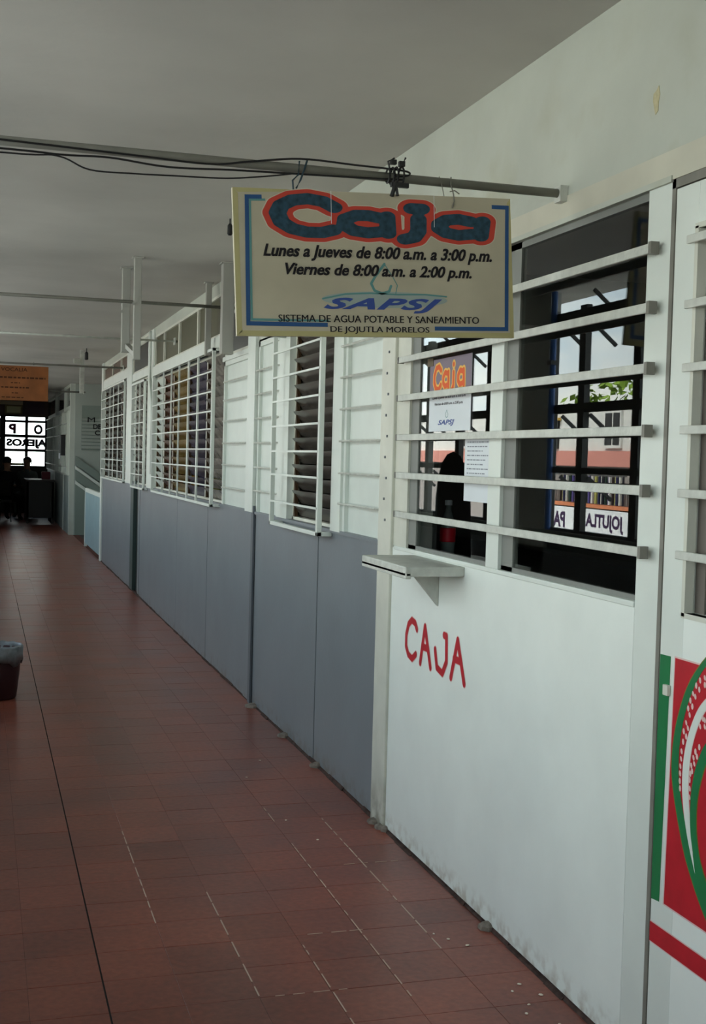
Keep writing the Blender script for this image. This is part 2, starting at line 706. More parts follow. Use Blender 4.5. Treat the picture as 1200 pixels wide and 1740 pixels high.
# small seam mouldings on the header
MB().box(W - .008, W + .004, 2.66, 4.86, 2.185, 2.20).build('moulding', M_head, wr)
MB().box(W - .004, W + .004, -1, 4.86, 2.19, 2.262).build('lower_band', mat('band_paint', (.53, .52, .42), .6, .3, var=.1, vscale=5), wr)
poly = [(2.755 + .016 * math.cos(t * .7) * (1 + .3 * math.sin(t * 2.3)), 2.405 + .030 * math.sin(t * .7) * (1 + .3 * math.cos(t * 1.9))) for t in range(9)]
MB().prism(poly, 'x', W - .0012, W).build('paint_patch', mat('ochre_patch', (.48, .44, .27), .8, .2, var=.2, vscale=60), wr)
MB().box(W, W + TH, 7.42, 17.4, 2.63, CZ).build('header', M_head, wr)
# near white dado under the cashier window
o = MB().box(W, W + TH, 2.775, 4.70, .012, 1.15).build('panel', M_low, wr)
tag(o, 'white dado panel painted with the word CAJA')
MB().box(W - .004, W + TH, 2.775, 4.68, 1.142, 1.158).build('window_ledge', M_white, wr, bevel=.003)
MB().box(W, W + TH, 2.663, 2.775, .0, 2.186).build('post', M_white, wr, bevel=.002)
MB().box(W - .012, W + TH, 4.70, 4.865, .0, 2.186).build('post', M_cream, wr, bevel=.004)
# rivets on the cream post
mb = MB()
for k in range(11):
    z = 1.25 + k * .085
    mb.box(W - .016, W - .011, 4.765 + .02 * (k % 2), 4.775 + .02 * (k % 2), z, z + .01)
o = mb.build('rivet', M_greydark, wr)
o['kind'] = 'stuff'
# blue-grey dado boards
seams = [4.868, 5.83, 7.31]
for a, b in ((4.868, 5.845), (5.85, 7.31), (7.54, 8.93), (8.935, 10.4), (10.405, 11.9), (11.905, 13.0), (13.82, 15.55), (15.555, 17.33)):
    MB().box(W + random.uniform(-.003, .003), W + TH, a + .002, b - .002, .008, 1.158).build('panel', M_grey, wr)
MB().box(W - .006, W + TH, 7.32, 7.54, 0, 1.16).build('post', M_grey, wr)
MB().box(W - .016, W - .004, 7.30, 7.36, 0, 1.20).build('edge_channel', M_greydark, wr)
MB().box(W - .02, W + TH, 7.32, 7.54, 1.16, CZ).build('post', M_white, wr)
MB().box(W - .01, W + TH, 4.865, 17.35, 1.150, 1.166).build('sill_rail', M_grey, wr)
MB().box(W - .016, W + TH, 12.02, 12.42, 1.16, 2.7).build('post', M_white, wr)
MB().box(W - .016, W + TH, 13.82, 14.3, 1.16, 2.64).build('post', M_white, wr)
MB().box(W - .016, W + TH, 17.22, 17.42, 0, CZ).build('post', M_white, wr)
# upper blind panels, each a board in a thin frame
for (a, b, top) in ((4.87, 5.44, 2.186), (6.745, 7.31, 2.186), (7.55, 8.42, 2.14)):
    MB().box(W + .018, W + TH, a, b, 1.162, top).build('panel', M_panel, wr)
    MB().box(W, W + .03, a, a + .035, 1.162, top).box(W, W + .03, b - .035, b, 1.162, top).box(W, W + .03, a, b, top - .03, top + .01).build('panel_frame', M_white, wr)
MB().box(W + .012, W + .03, 6.98, 7.0, 1.162, 2.186).build('batten', M_white, wr)
# jambs either side of the first louvred window
MB().box(W - .012, W + TH, 5.44, 5.60, 1.16, 2.186).build('jamb', M_white, wr)
MB().box(W - .006, W + TH, 6.50, 6.745, 1.16, 2.186).build('jamb', M_white, wr)
# transom rails over the long window and beyond
MB().box(W - .02, W + TH, 8.42, 12.05, 2.225, 2.33).box(W - .03, W, 8.42, 12.05, 2.225, 2.245).build('transom_rail', M_white, wr)
MB().box(W - .01, W + TH, 7.54, 8.44, 2.14, 2.17).build('transom_rail', M_white, wr)
MB().box(W - .01, W + TH, 12.4, 13.85, 2.28, 2.36).build('transom_rail', M_white, wr)
MB().box(W - .01, W + TH, 14.3, 17.3, 2.36, 2.46).build('transom_rail', M_white, wr)

# dirt line and broken mortar where wall meets floor
bb = struct('baseboard_right', 'uneven dirty mortar line along the foot of the right wall')
mb = MB()
y = 2.0
while y < 17.3:
    l = random.uniform(.08, .3)
    d = random.uniform(.004, .016)
    h = random.uniform(.006, .018)
    mb.prism([(W - d, 0), (W + .01, 0), (W + .01, h), (W - d * .4, h * .7)], 'y', y, y + l)
    y += l
mb.build('mortar_fillet', M_baseline, bb)
mb = MB()
for (yy, s) in ((4.72, .03), (4.80, .035), (5.74, .035), (6.4, .04), (7.2, .05), (3.62, .03), (4.68, .02)):
    mb.lathe((W - s * .2, yy, 0), [(s * 1.1, 0), (s, .012), (s * .5, .02)], 7)
mb.build('mortar_lump', mat('old_mortar', (.20, .17, .14), .9, .1, var=.4, vscale=40), bb)


# ------------------------------------------------------------------ window_1 : cashier window
w1 = struct('window_1', 'wide two-pane cashier window, left pane with an arched hand hole', (W, 3.65, 1.158))
GX = 1.602
M_angle = mat('grey_angle_frame', (.20, .21, .19), .5, .4, var=.1)
MB().box(W - .002, W + TH, 3.642, 3.742, 1.158, 2.186).build('mullion', M_white, w1, bevel=.002)
# steel angle frame behind
MB().box(W + .002, W + TH, 4.545, 4.70, 1.158, 2.186).build('jamb', M_cream, w1)
for (a, b) in ((2.775, 3.642), (3.742, 4.545)):
    MB().box(GX - .006, GX + .012, a, a + .014, 1.158, 2.186).box(GX - .006, GX + .012, b - .085, b, 1.158, 2.186) \
        .box(GX - .006, GX + .012, a, b, 1.158, 1.172).box(GX - .006, GX + .012, a, b, 2.166, 2.186).build('window_frame', M_angle, w1)
MB().box(GX - .001, GX + .001, 2.789, 3.557, 1.172, 2.166).build('pane', M_glass, w1)
# pane with arch-shaped hole
arch = [(y_ * .977, 1.5 + (z_ - 1.5) * .977) for y_, z_ in [(4.376, 1.165), (4.372, 1.36), (4.352, 1.44), (4.315, 1.495), (4.265, 1.525), (4.20, 1.536), (4.13, 1.52), (4.075, 1.48), (4.04, 1.42), (4.02, 1.35), (4.004, 1.165)]]
outer = [(3.756, 1.172), (3.756, 2.166), (4.46, 2.166), (4.46, 1.172)]
poly = outer + arch
MB().prism(poly, 'x', GX - .001, GX + .001).build('pane', M_glass, w1)
# left glass strip end to post
MB().box(GX + .012, GX + .03, 4.33, 4.50, 1.16, 2.18).build('inner_frame', M_steel, w1)

# security bars on the cashier window
gb = thing('window_grille', 'six flat worn white bars clipped across the cashier window', 'grille', (W, 3.6, 1.28))
for z in (1.294, 1.446, 1.593, 1.746, 1.894, 2.038):
    b = MB().box(1.552, 1.562, 2.705, 4.60, z - .018, z + .006).build('bar', M_bar, gb, bevel=.002)
    MB().box(1.549, 1.572, 2.695, 2.708, z - .022, z + .009).build('clip', M_pole, b)
    MB().box(1.562, W, 2.725, 2.745, z - .012, z + .002).build('bracket', M_bar, b)
    MB().box(1.562, W, 3.68, 3.70, z - .014, z + .002).build('bracket', M_bar, b)
    MB().box(1.552, W - .01, 4.59, 4.61, z - .018, z + .006).build('clip', M_pole, b)

# ------------------------------------------------------------------ door_1 : near door with painted emblem
d1 = struct('door_1', 'white door with barred window and a red and green emblem painted below', (W, 2.2, 0))
DY0, DY1 = 1.7, 2.645
MB().box(W, W + .04, 2.545, DY1, .01, 2.165).build('stile', M_white, d1, bevel=.002)
MB().box(W, W + .04, DY0, 1.8, .01, 2.165).build('stile', M_white, d1, bevel=.002)
MB().box(W, W + .04, 1.8, 2.545, .01, 1.158).build('lower_panel', M_low, d1)
MB().box(W, W + .04, 1.8, 2.545, 2.055, 2.165).build('top_rail', M_white, d1, bevel=.002)
MB().box(W - .004, W + .02, 2.538, 2.552, 1.15, 2.06).box(W - .004, W + .02, 1.79, 2.552, 1.146, 1.158).box(W - .004, W + .02, 1.79, 2.552, 2.055, 2.067).build('glazing_bead', M_cream, d1)
MB().box(W + .028, W + .045, 2.505, 2.545, 1.158, 2.055).box(W + .028, W + .045, 1.8, 1.84, 1.158, 2.055).build('inner_frame', mat('brown_grey_frame', (.16, .14, .12), .6, .3), d1)
MB().box(W + .032, W + .034, 1.84, 2.505, 1.158, 2.055).build('pane', M_glass, d1)
MB().box(W - .001, W + .05, 2.648, 2.664, 0, 2.19).box(W - .001, W + .05, DY0 - .02, 2.664, 2.168, 2.19).build('door_frame', M_pole, d1)
MB().box(W - .010, W, 2.590, 2.612, .952, .978).build('latch', M_cream, d1, bevel=.002)
MB().box(W, W + TH, -6, DY0 - .02, 0, 2.19).build('panel', M_white, wr)
gd = thing('window_grille', 'six flat bars across the small window of the painted door', 'grille', (W, 2.2, 1.28))
for z in (1.298, 1.443, 1.591, 1.736, 1.883, 2.033):
    b = MB().box(1.563, 1.572, 1.8, 2.56, z - .014, z + .006).build('bar', M_bar, gd, bevel=.002)
    MB().box(1.57, W, 2.49, 2.51, z - .012, z + .002).build('clip', M_bar, b)
    MB().box(1.57, W, 1.83, 1.85, z - .012, z + .002).build('clip', M_bar, b)

# emblem painted on the door (flat paint, local axes = world y, z)
PW = Plane((W, 0, 0), (0, 1, 0), (0, 0, 1), (-1, 0, 0))
poly_on(PW, [[(2.642, 1.046), (2.594, 1.047), (2.606, .447), (2.644, .443)]], .0006).build('painted_strip', M_paintgreen, d1)
poly_on(PW, [[(2.578, 1.051), (1.80, 1.051), (1.80, .444), (2.590, .446)]], .0004).build('painted_border', M_paintpink, d1)
poly_on(PW, [[(2.574, 1.047), (1.805, 1.047), (1.805, .448), (2.585, .450)]], .0008).build('painted_field', M_paintred, d1)
poly_on(PW, [[(2.644, .390), (1.75, .390), (1.75, .336), (2.644, .336)]], .0006).build('painted_border', M_paintpink, d1)
poly_on(PW, [[(2.644, .387), (1.75, .387), (1.75, .339), (2.644, .339)]], .0010).build('painted_stripe', M_paintred, d1)
OA = [(2.28, 1.165), (2.36, 1.13), (2.41, 1.095), (2.446, 1.067), (2.475, 1.040), (2.511, 1.000), (2.54, .944), (2.563, .88), (2.573, .816), (2.571, .762), (2.546, .69), (2.504, .596), (2.456, .531), (2.406, .477), (2.36, .44)]
IA = [(2.28, 1.135), (2.36, 1.103), (2.41, 1.075), (2.445, 1.050), (2.464, 1.028), (2.487, .996), (2.513, .949), (2.533, .894), (2.543, .832), (2.541, .765), (2.512, .682), (2.462, .600), (2.419, .545), (2.385, .505), (2.35, .48)]
LO = [(2.30, 1.05), (2.38, 1.015), (2.44, .974), (2.468, .947), (2.491, .908), (2.508, .87), (2.519, .829), (2.524, .782), (2.521, .735), (2.506, .672), (2.483, .616), (2.455, .565)]
LI = [(2.30, 1.035), (2.38, .995), (2.439, .950), (2.458, .923), (2.476, .890), (2.489, .854), (2.497, .806), (2.498, .755), (2.490, .706), (2.480, .656), (2.468, .608), (2.455, .565)]
GO = [(2.34, .95), (2.39, .915), (2.433, .876), (2.450, .850), (2.466, .820), (2.478, .785), (2.485, .745), (2.486, .700), (2.481, .650), (2.464, .602), (2.432, .545), (2.395, .50), (2.35, .47)]
GI = [(2.34, .90), (2.39, .875), (2.425, .838), (2.438, .806), (2.450, .774), (2.458, .740), (2.460, .700), (2.457, .663), (2.442, .608), (2.412, .563), (2.375, .52), (2.34, .495)]


def off(A, d):
    """widen a polyline sideways"""
    out = []
    for i, p in enumerate(A):
        a, b = A[max(i - 1, 0)], A[min(i + 1, len(A) - 1)]
        t = Vector((b[0] - a[0], b[1] - a[1])).normalized()
        out.append((p[0] + t.y * d, p[1] - t.x * d))
    return out


for mir in (0, 1):
    f = (lambda P: [(4.36 - y, z) for y, z in P]) if mir else (lambda P: P)
    k = -1 if mir else 1
    strip_on(PW, f(off(OA, -.003)), f(off(IA, .0)), .0010).build('painted_outline', M_olive, d1)
    strip_on(PW, f(OA), f(IA), .0014).build('painted_arc', M_paintgreen, d1)
    strip_on(PW, f(off(LO, -.002)), f(off(LI, .002)), .0011).build('painted_outline', M_paintpink, d1)
    strip_on(PW, f(LO), f(LI), .0015).build('painted_leaf', M_white, d1)
    strip_on(PW, f(off(GO, .0)), f(off(GI, .003)), .0012).build('painted_outline', M_olive, d1)
    strip_on(PW, f(GO), f(GI), .0016).build('painted_arc', M_paintgreen, d1)
    K = [(2.464, 1.013), (2.444, 1.006), (2.479, .998), (2.466, .991), (2.445, 1.022), (2.491, .977), (2.481, .972), (2.501, .959), (2.492, .947), (2.509, .939), (2.502, .925), (2.515, .904), (2.507, .893), (2.524, .882), (2.513, .872), (2.525, .857), (2.530, .833), (2.531, .815), (2.533, .797), (2.533, .780), (2.533, .762), (2.531, .745),
         (2.447, .928), (2.457, .908), (2.438, .911), (2.439, .926), (2.457, .860), (2.472, .846), (2.465, .836), (2.479, .830), (2.475, .817), (2.487, .810), (2.483, .798), (2.490, .790), (2.492, .775), (2.490, .755), (2.490, .735), (2.42, 1.03), (2.41, 1.015), (2.42, .94)]
    mb = MB()
    for i, (y_, z_) in enumerate(f(K)):
        ang = 1.2 + .3 * math.sin(i)
        ring = []
        for q in range(8):
            t = 2 * PI * q / 8
            a_, b_ = .0078 * math.cos(t), .0050 * math.sin(t)
            ring.append(PW.P(y_ + a_ * math.cos(ang) * .6 - b_ * math.sin(ang), z_ + a_ * math.sin(ang) + b_ * math.cos(ang) * .6, .0018))
        mb.add(ring, [tuple(range(8))])
    o = mb.build('painted_grains', M_paintpink, d1)
    o['kind'] = 'stuff'

# CAJA brushed on the dado
CAJA = [[(4.384, .861), (4.405, .882), (4.443, .889), (4.480, .868), (4.503, .825), (4.503, .780), (4.475, .752), (4.430, .742), (4.390, .765)],
        [(4.338, .742), (4.296, .884), (4.228, .742)], [(4.318, .806), (4.264, .806)],
        [(4.098, .880), (4.074, .880), (4.068, .789), (4.105, .742), (4.162, .754), (4.184, .815)],
        [(4.021, .742), (3.966, .882), (3.896, .742)], [(3.996, .812), (3.934, .812)]]
sdf_fill(PW, [(p, .0155) for p in CAJA], .0006, .004).build('letter_halo', M_paintpink, [x for x in bpy.data.objects if x.get('label', '').startswith('white dado')][0])
sdf_fill(PW, [(p, .0125) for p in CAJA], .0012, .004).build('painted_word', M_paintred, [x for x in bpy.data.objects if x.get('label', '').startswith('white dado')][0])

# ------------------------------------------------------------------ counter shelf outside the cashier window
sh = thing('counter_shelf', 'small worn white wooden shelf on a triangular bracket below the cashier window', 'shelf', (1.48, 4.17, .98))
MB().box(1.372, W, 3.924, 4.428, 1.106, 1.140).build('shelf_board', M_bar, sh, bevel=.004)
MB().box(1.372, 1.392, 3.924, 4.428, 1.098, 1.12).build('front_lip', M_bar, sh, bevel=.003)
MB().prism([(W, 1.108), (1.47, 1.108), (1.575, .985), (W, .975)], 'y', 4.165, 4.185).build('bracket', M_bar, sh, bevel=.002)

# ------------------------------------------------------------------ papers behind the cashier glass
po = thing('poster', 'small Caja poster with orange letters behind the cashier glass', 'poster', (1.66, 4.28, 1.75))
MB().box(1.5975, 1.5995, 3.945, 4.355, 1.608, 1.872).build('sheet', M_paper, po)
PP = Plane((1.5975, 4.355, 1.608), (0, -.97, 0), (0, 0, .978), (-1, 0, 0))   # u: 0..0.42, v: 0..0.27
poly_on(PP, [[(0, .145), (.423, .145), (.423, .27), (0, .27)]], .0004).build('reflection_tint', M_mauve, po)  # purple-grey reflection painted as a tint over the poster's upper half


def caja_strokes(fx, fy, w):
    """'Caja' in rounded wide letters, unit box 0..1 by 0..1 mapped by fx, fy"""
    S = [[(.24, .75), (.18, .88), (.10, .84), (.045, .60), (.045, .38), (.10, .18), (.18, .14), (.24, .28)],
         [(.44, .62), (.36, .66), (.31, .52), (.31, .34), (.36, .22), (.44, .26)], [(.455, .66), (.46, .2)],
         [(.60, .62), (.60, .22), (.56, .06)], [(.60, .88)],
         [(.86, .62), (.78, .66), (.73, .52), (.73, .34), (.78, .22), (.86, .26)], [(.875, .66), (.885, .2)]]
    return [([(fx(a), fy(b)) for a, b in s], w) for s in S]


fx, fy = (lambda a: .035 + a * .36), (lambda b: .14 + b * .115)
sdf_fill(PP, caja_strokes(fx, fy, .017), .0008, .003).build('letters_outline', M_yellow, po)
sdf_fill(PP, caja_strokes(fx, fy, .0095), .0014, .003).build('letters', M_orange, po)
text_on(PP, 'Lunes a Jueves de 8:00 a.m. a 3:00 p.m.', .035, .118, .34, .013, .0006, .02, .3).build('print', M_ink, po)
text_on(PP, 'Viernes de 8:00 a.m. a 2:00 p.m.', .06, .094, .29, .013, .0006, .02, .3).build('print', M_ink, po)
text_on(PP, 'SAPSJ', .10, .018, .17, .024, .0006, .03, .3).build('print', M_logoblue, po)
sdf_fill(PP, [([(.19, .078), (.175, .060), (.185, .050), (.2, .052), (.203, .062), (.19, .078)], .0014)], .0006, .0015).build('drop_mark', M_teal, po)
MB().box(1.595, 1.5975, 4.32, 4.38, 1.85, 1.88).build('tape', mat('brown_tape', (.12, .09, .05), .6, .3), po)
nt_ = thing('notice', 'white typed notice taped to the cashier glass right of the arched hole', 'notice', (1.66, 3.98, 1.5))
MB().box(1.5975, 1.5995, 3.758, 3.985, 1.365, 1.58).build('sheet', M_paper, nt_)
PN = Plane((1.5975, 3.985, 1.44), (0, -.75, 0), (0, 0, .977), (-1, 0, 0))
mb = MB()
for r in range(8):
    u = .03
    v = .128 - r * .0155
    while u < .27 - .03 * (r % 3):
        l = random.uniform(.008, .035)
        mb.add([PN.P(u, v, .0005), PN.P(u + l, v, .0005), PN.P(u + l, v + .004, .0005), PN.P(u, v + .004, .0005)], [(0, 1, 2, 3)])
        u += l + .006
o = mb.build('typed_lines', mat('grey_ink', (.25, .27, .30), .8, .1), nt_)
o['kind'] = 'stuff'

# inner counter, bottle and office bits
co = thing('counter', 'dark inner counter behind the cashier window', 'counter', (1.9, 3.9, 0))
MB().box(1.66, 2.3, 2.9, 6.0, 1.085, 1.124).build('top', M_wood, co)
MB().box(1.70, 2.2, 2.95, 5.95, 0, 1.085).build('front', M_wood, co)
bo = thing('bottle', 'clear soda bottle with red label and white cap behind the arched hole', 'bottle', (1.75, 4.52, 1.124))
M_pet = mat('clear_plastic', (.22, .26, .24), .15, .6)
MB().lathe((1.75, 4.52, 1.124), [(.024, 0), (.030, .007), (.028, .027), (.030, .055), (.030, .11), (.025, .145), (.013, .18), (.011, .204)], 18).build('body', M_pet, bo, smooth=True)
MB().lathe((1.75, 4.52, 1.185), [(.0305, 0), (.031, .005), (.031, .050), (.0305, .055)], 18).build('bottle_label', mat('label_red', (.75, .02, .04), .4, .4), bo, smooth=True)
MB().lathe((1.75, 4.52, 1.328), [(.0145, 0), (.0145, .018), (.012, .02)], 14).build('cap', M_paper, bo)

# ------------------------------------------------------------------ side rooms behind the wall
bk = struct('wall_back', 'dim plaster walls of the offices behind the windows')
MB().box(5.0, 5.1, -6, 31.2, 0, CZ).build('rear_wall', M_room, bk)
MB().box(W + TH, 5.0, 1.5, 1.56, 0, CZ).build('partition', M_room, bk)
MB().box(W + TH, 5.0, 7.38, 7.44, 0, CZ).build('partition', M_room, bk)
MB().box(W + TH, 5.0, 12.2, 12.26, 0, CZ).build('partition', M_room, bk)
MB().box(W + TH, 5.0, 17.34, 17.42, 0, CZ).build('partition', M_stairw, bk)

# ------------------------------------------------------------------ louvred windows
wn = [1]


def louvre_window(label, y0, y1, z0, z1, divs, nsl, smat, depth=.04):
    """steel frame with tilting glass slats, each slat its own part"""
    wn[0] += 1
    r = struct('window_%d' % wn[0], label, (W, (y0 + y1) / 2, z0))
    x = W + depth
    fr = MB().box(x - .012, x + .02, y0, y0 + .02, z0, z1).box(x - .012, x + .02, y1 - .02, y1, z0, z1).box(x - .012, x + .02, y0, y1, z0, z0 + .015).box(x - .012, x + .02, y0, y1, z1 - .015, z1)
    es = [y0] + divs + [y1]
    for d in divs:
        fr.box(x - .012, x + .02, d - .014, d + .014, z0, z1)
    fr.build('window_frame', M_cream, r)
    me = {}
    h = (z1 - z0 - .03) / nsl
    for si, (a, b) in enumerate(zip(es, es[1:])):
        sm_ = smat[si] if isinstance(smat, list) else smat
        key = round(b - a, 3)
        hw = (b - a) / 2 - .018
        if key not in me:
            mb = MB()
            t = math.radians(38)
            c, s_ = math.cos(t), math.sin(t)
            dd = h * .60
            mb.add([(sx_ * dd * s_ * 1 + tz * .002 * c, sy * hw, -sx_ * dd * c + tz * .002 * s_) for sx_ in (-1, 1) for sy in (-1, 1) for tz in (-1, 1)],
                   [(0, 1, 3, 2), (4, 6, 7, 5), (0, 4, 5, 1), (2, 3, 7, 6), (0, 2, 6, 4), (1, 5, 7, 3)])
            me[key] = mb
        first = None
        for k in range(nsl):
            zc = z0 + .015 + h * (k + .5)
            if first is None:
                first = me[key].build('slat', sm_, r)
                o_ = first
            else:
                o_ = first.copy()
                C.objects.link(o_)
                o_.parent = r
            o_.location = Vector((x + .004, (a + b) / 2, zc)) - 0 * Vector(r.location)
            o_.location = Vector((x + .004, (a + b) / 2, zc)) - r.location
            jit = random.uniform(-.10, .10)
            o_.rotation_euler = (0, jit, 0)
        # toothed operating strip beside the slats
        mb = MB()
        for k in range(nsl):
            zc = z0 + .015 + h * (k + .5)
            mb.prism([(b - .055, zc - .036), (b - .015, zc - .036), (b - .035, zc + .03)], 'x', x - .012, x + .006)
        o_ = mb.build('slat_clips', mat('brown_clip', (.055, .028, .010), .6, .3), r)
        o_['kind'] = 'stuff'
    return r


# build() subtracts the parent's origin from vertices; slat meshes are centred on 0, so undo that
_ob = MB.build


def _build(s, name, m, parent=None, smooth=False, bevel=0):
    if name == 'slat':
        L = ORG.get(parent.name, Vector())
        s2 = MB()
        s2.v = [tuple(Vector(v) + L) for v in s.v]
        s2.f, s2.mi = s.f, s.mi
        return _ob(s2, name, m, parent, smooth, bevel)
    return _ob(s, name, m, parent, smooth, bevel)


MB.build = _build

louvre_window('tall louvred window with brown clips beside the hanging sign post', 5.60, 6.50, 1.166, 2.186, [], 14, M_slat)
louvre_window('long louvred window behind the widest white grille', 8.44, 12.02, 1.166, 2.225, [9.25, 10.1, 10.95, 11.5], 14, [M_slat2, mat('slat_violet', (.08, .07, .10), .25, .5, var=.5, vscale=7), mat('slat_ochre', (.20, .13, .035), .25, .5, var=.4, vscale=7), mat('slat_rust', (.10, .035, .02), .25, .5, var=.4, vscale=7), M_panel])
louvre_window('narrow louvred window above the dark green door post', 12.42, 13.82, 1.166, 2.28, [13.1], 14, M_slat2)
louvre_window('last louvred window before the stair opening', 14.30, 17.22, 1.166, 2.36, [15.2, 16.2], 14, M_slat)


# clerestory lights
M_olv = mat('olive_painted_glass', (.075, .075, .038), .5, .2, var=.1)
M_brn = mat('brown_painted_glass', (.09, .055, .03), .5, .2, var=.1)
M_dkg = mat('dark_glass', (.02, .02, .016), .3, .3)
def clerestory(label, y0, y1, z0, z1, mull, m=None):
    wn[0] += 1
    r = struct('window_%d' % wn[0], label, (W, (y0 + y1) / 2, z0))
    fr = MB().box(W - .002, W + .03, y0, y1, z0, z0 + .02).box(W - .002, W + .03, y0, y1, z1 - .02, z1)
    for d in [y0 + .012, y1 - .012]:
        fr.box(W - .002, W + .03, d - .012, d + .012, z0, z1)
    fr.build('window_frame', M_cream, r)
    for d in mull:
        MB().box(W - .004, W + .03, d - .022, d + .022, z0, z1).build('mullion', M_cream, r)
    es = [y0] + mull + [y1]
    for a, b in zip(es, es[1:]):
        MB().box(W + .014, W + .017, a + .02, b - .02, z0 + .02, z1 - .02).build('pane', m or (M_olv if int(a * 3) % 3 else M_brn), r)
    return r


clerestory('dark transom light above the blind panel near the sign', 7.54, 8.42, 2.17, 2.63, [], M_dkg)
clerestory('row of transom lights above the widest white grille', 8.42, 12.02, 2.33, 2.63, [9.55, 10.5, 11.4])
clerestory('dark transom light above the narrow louvred window', 12.42, 13.82, 2.36, 2.70, [], M_dkg)
clerestory('transom lights above the last louvred window', 14.30, 17.22, 2.46, 2.64, [15.1, 16.1])


# boxed-out grilles of square tube
def grille(label, x, y0, y1, z0, z1, vert, thick, zs, ret=True):
    r = thing('window_grille', label, 'grille', (W, (y0 + y1) / 2, z0))
    f = MB()
    w = .022
    f.box(x - .012, x + .012, y0, y0 + w * 1.3, z0, z1).box(x - .012, x + .012, y1 - w, y1, z0, z1)
    f.box(x - .012, x + .012, y0, y1, z0, z0 + w * .9).box(x - .012, x + .012, y0, y1, z1 - w, z1)
    if ret:
        for yy in (y0, y1 - w):
            f.box(x, W, yy, yy + w, z0, z0 + w).box(x, W, yy, yy + w, z1 - w, z1)
    f.build('grille_frame', M_white, r, bevel=.002)
    for v in vert:
        t = .035 if v in thick else .016
        MB().box(x - .006, x + .006, v - t / 2, v + t / 2, z0, z1).build('upright', M_white, r)
    for z in zs:
        MB().box(x - .012, x - .004, y0 + .01, y1 - .01, z - .005, z + .005).build('bar', M_white, r)
    return r


grille('narrow boxed-out white grille over the tall louvred window', 1.523, 5.605, 6.62, 1.13, 2.17, [], [], [1.26, 1.405, 1.53, 1.663, 1.796, 1.925, 2.058])
grille('widest boxed-out white grille over the long louvred window', 1.523, 8.47, 11.62, 1.14, 2.24, [9.124, 9.565, 10.047, 10.475, 10.95], [9.565, 9.124], [1.286, 1.414, 1.541, 1.681, 1.804, 1.939, 2.079])
grille('white grille over the narrow louvred window by the green door post', 1.545, 12.42, 13.50, 1.13, 2.24, [12.85, 13.16], [], [1.28, 1.41, 1.54, 1.68, 1.81, 1.94, 2.08])
grille('white grille over the last louvred window', 1.555, 14.35, 17.15, 1.15, 2.34, [15.06, 15.62, 16.07], [15.62], [1.28, 1.41, 1.54, 1.68, 1.81, 1.94, 2.08, 2.2])

# thin rods across the blind panels
for (lab, a, b, zs) in (('thin rods across the blind panel right of the first louvred window', 4.88, 5.46, (1.293, 1.433, 1.579, 1.724, 1.868, 2.01)),
                        ('thin rods across the blind panel left of the narrow grille', 6.74, 7.30, (1.293, 1.433, 1.579, 1.724, 1.868, 2.01)),
                        ('thin rods across the blind panel beyond the grey post', 7.545, 8.34, (1.283, 1.436, 1.582, 1.73, 1.87, 1.995))):
    r = thing('rod_grille', lab, 'grille', (W, (a + b) / 2, zs[0]))
    for z in zs:
        MB().tube([(W - .005, a, z), (W - .018, a + .01, z), (W - .018, b - .01, z), (W - .005, b, z)], .0055, 6).build('rod', M_bar, r)

# dark green door post under the narrow louvred window
d2 = struct('door_2', 'grey door leaf hung in a dark green frame below the narrow louvred window', (W, 13.3, 0))
MB().box(W - .005, W + .05, 13.55, 13.82, 0, 1.19).build('door_frame', M_green, d2)
MB().box(W + .035, W + .05, 13.32, 13.55, 0, 1.16).build('shadow_gap', M_black, d2)
MB().box(W + .012, W + .05, 13.12, 13.30, .02, 1.16).build('door_edge', M_green, d2)
MB().box(W - .002, W + .05, 13.0, 13.12, .02, 1.16).build('stile', M_grey, d2)

# ------------------------------------------------------------------ curtains seen through the long louvred window
for i, (y, w_, m_, lab) in enumerate(((8.75, .3, mat('burgundy_cloth', (.13, .02, .02), .9, .1), 'dark red curtain strip nearest the camera behind the long louvres'),
                                      (9.35, .25, mat('olive_cloth', (.20, .20, .04), .9, .1), 'olive curtain strip behind the middle of the long louvres'),
                                      (9.9, .25, mat('violet_cloth', (.06, .05, .12), .9, .1), 'violet curtain strip behind the long louvres'),
                                      (10.4, .4, mat('ochre_cloth', (.35, .20, .03), .9, .1), 'broad ochre curtain behind the long louvres'),
                                      (11.25, .3, mat('brown_cloth', (.16, .07, .02), .9, .1), 'brown curtain strip at the far end of the long louvres'))):
    mb = MB()
    n = 16
    vs = []
    for k in range(n + 1):
        yy = y + w_ * k / n
        xx = 1.74 + .02 * math.sin(k * 1.9)
        vs += [(xx, yy, 1.2), (xx, yy, 2.3), (xx + .006, yy, 1.2), (xx + .006, yy, 2.3)]
    fs = []
    for k in range(n):
        a = 4 * k
        fs += [(a, a + 4, a + 5, a + 1), (a + 2, a + 3, a + 7, a + 6)]
    fs += [(0, 1, 3, 2), (4 * n, 4 * n + 2, 4 * n + 3, 4 * n + 1)]
    o = mb.add(vs, fs).build('curtain', m_)
    tag(o, lab, 'curtain', 'curtains behind the long louvred window')
o = MB().box(1.70, 1.712, 8.4, 12.1, 2.295, 2.307).tube([(1.74, 8.4, 2.305), (1.74, 12.1, 2.305)], .008, 8).build('curtain_rail', M_steel)
tag(o, 'dark curtain rail behind the long louvred window', 'curtain rail')

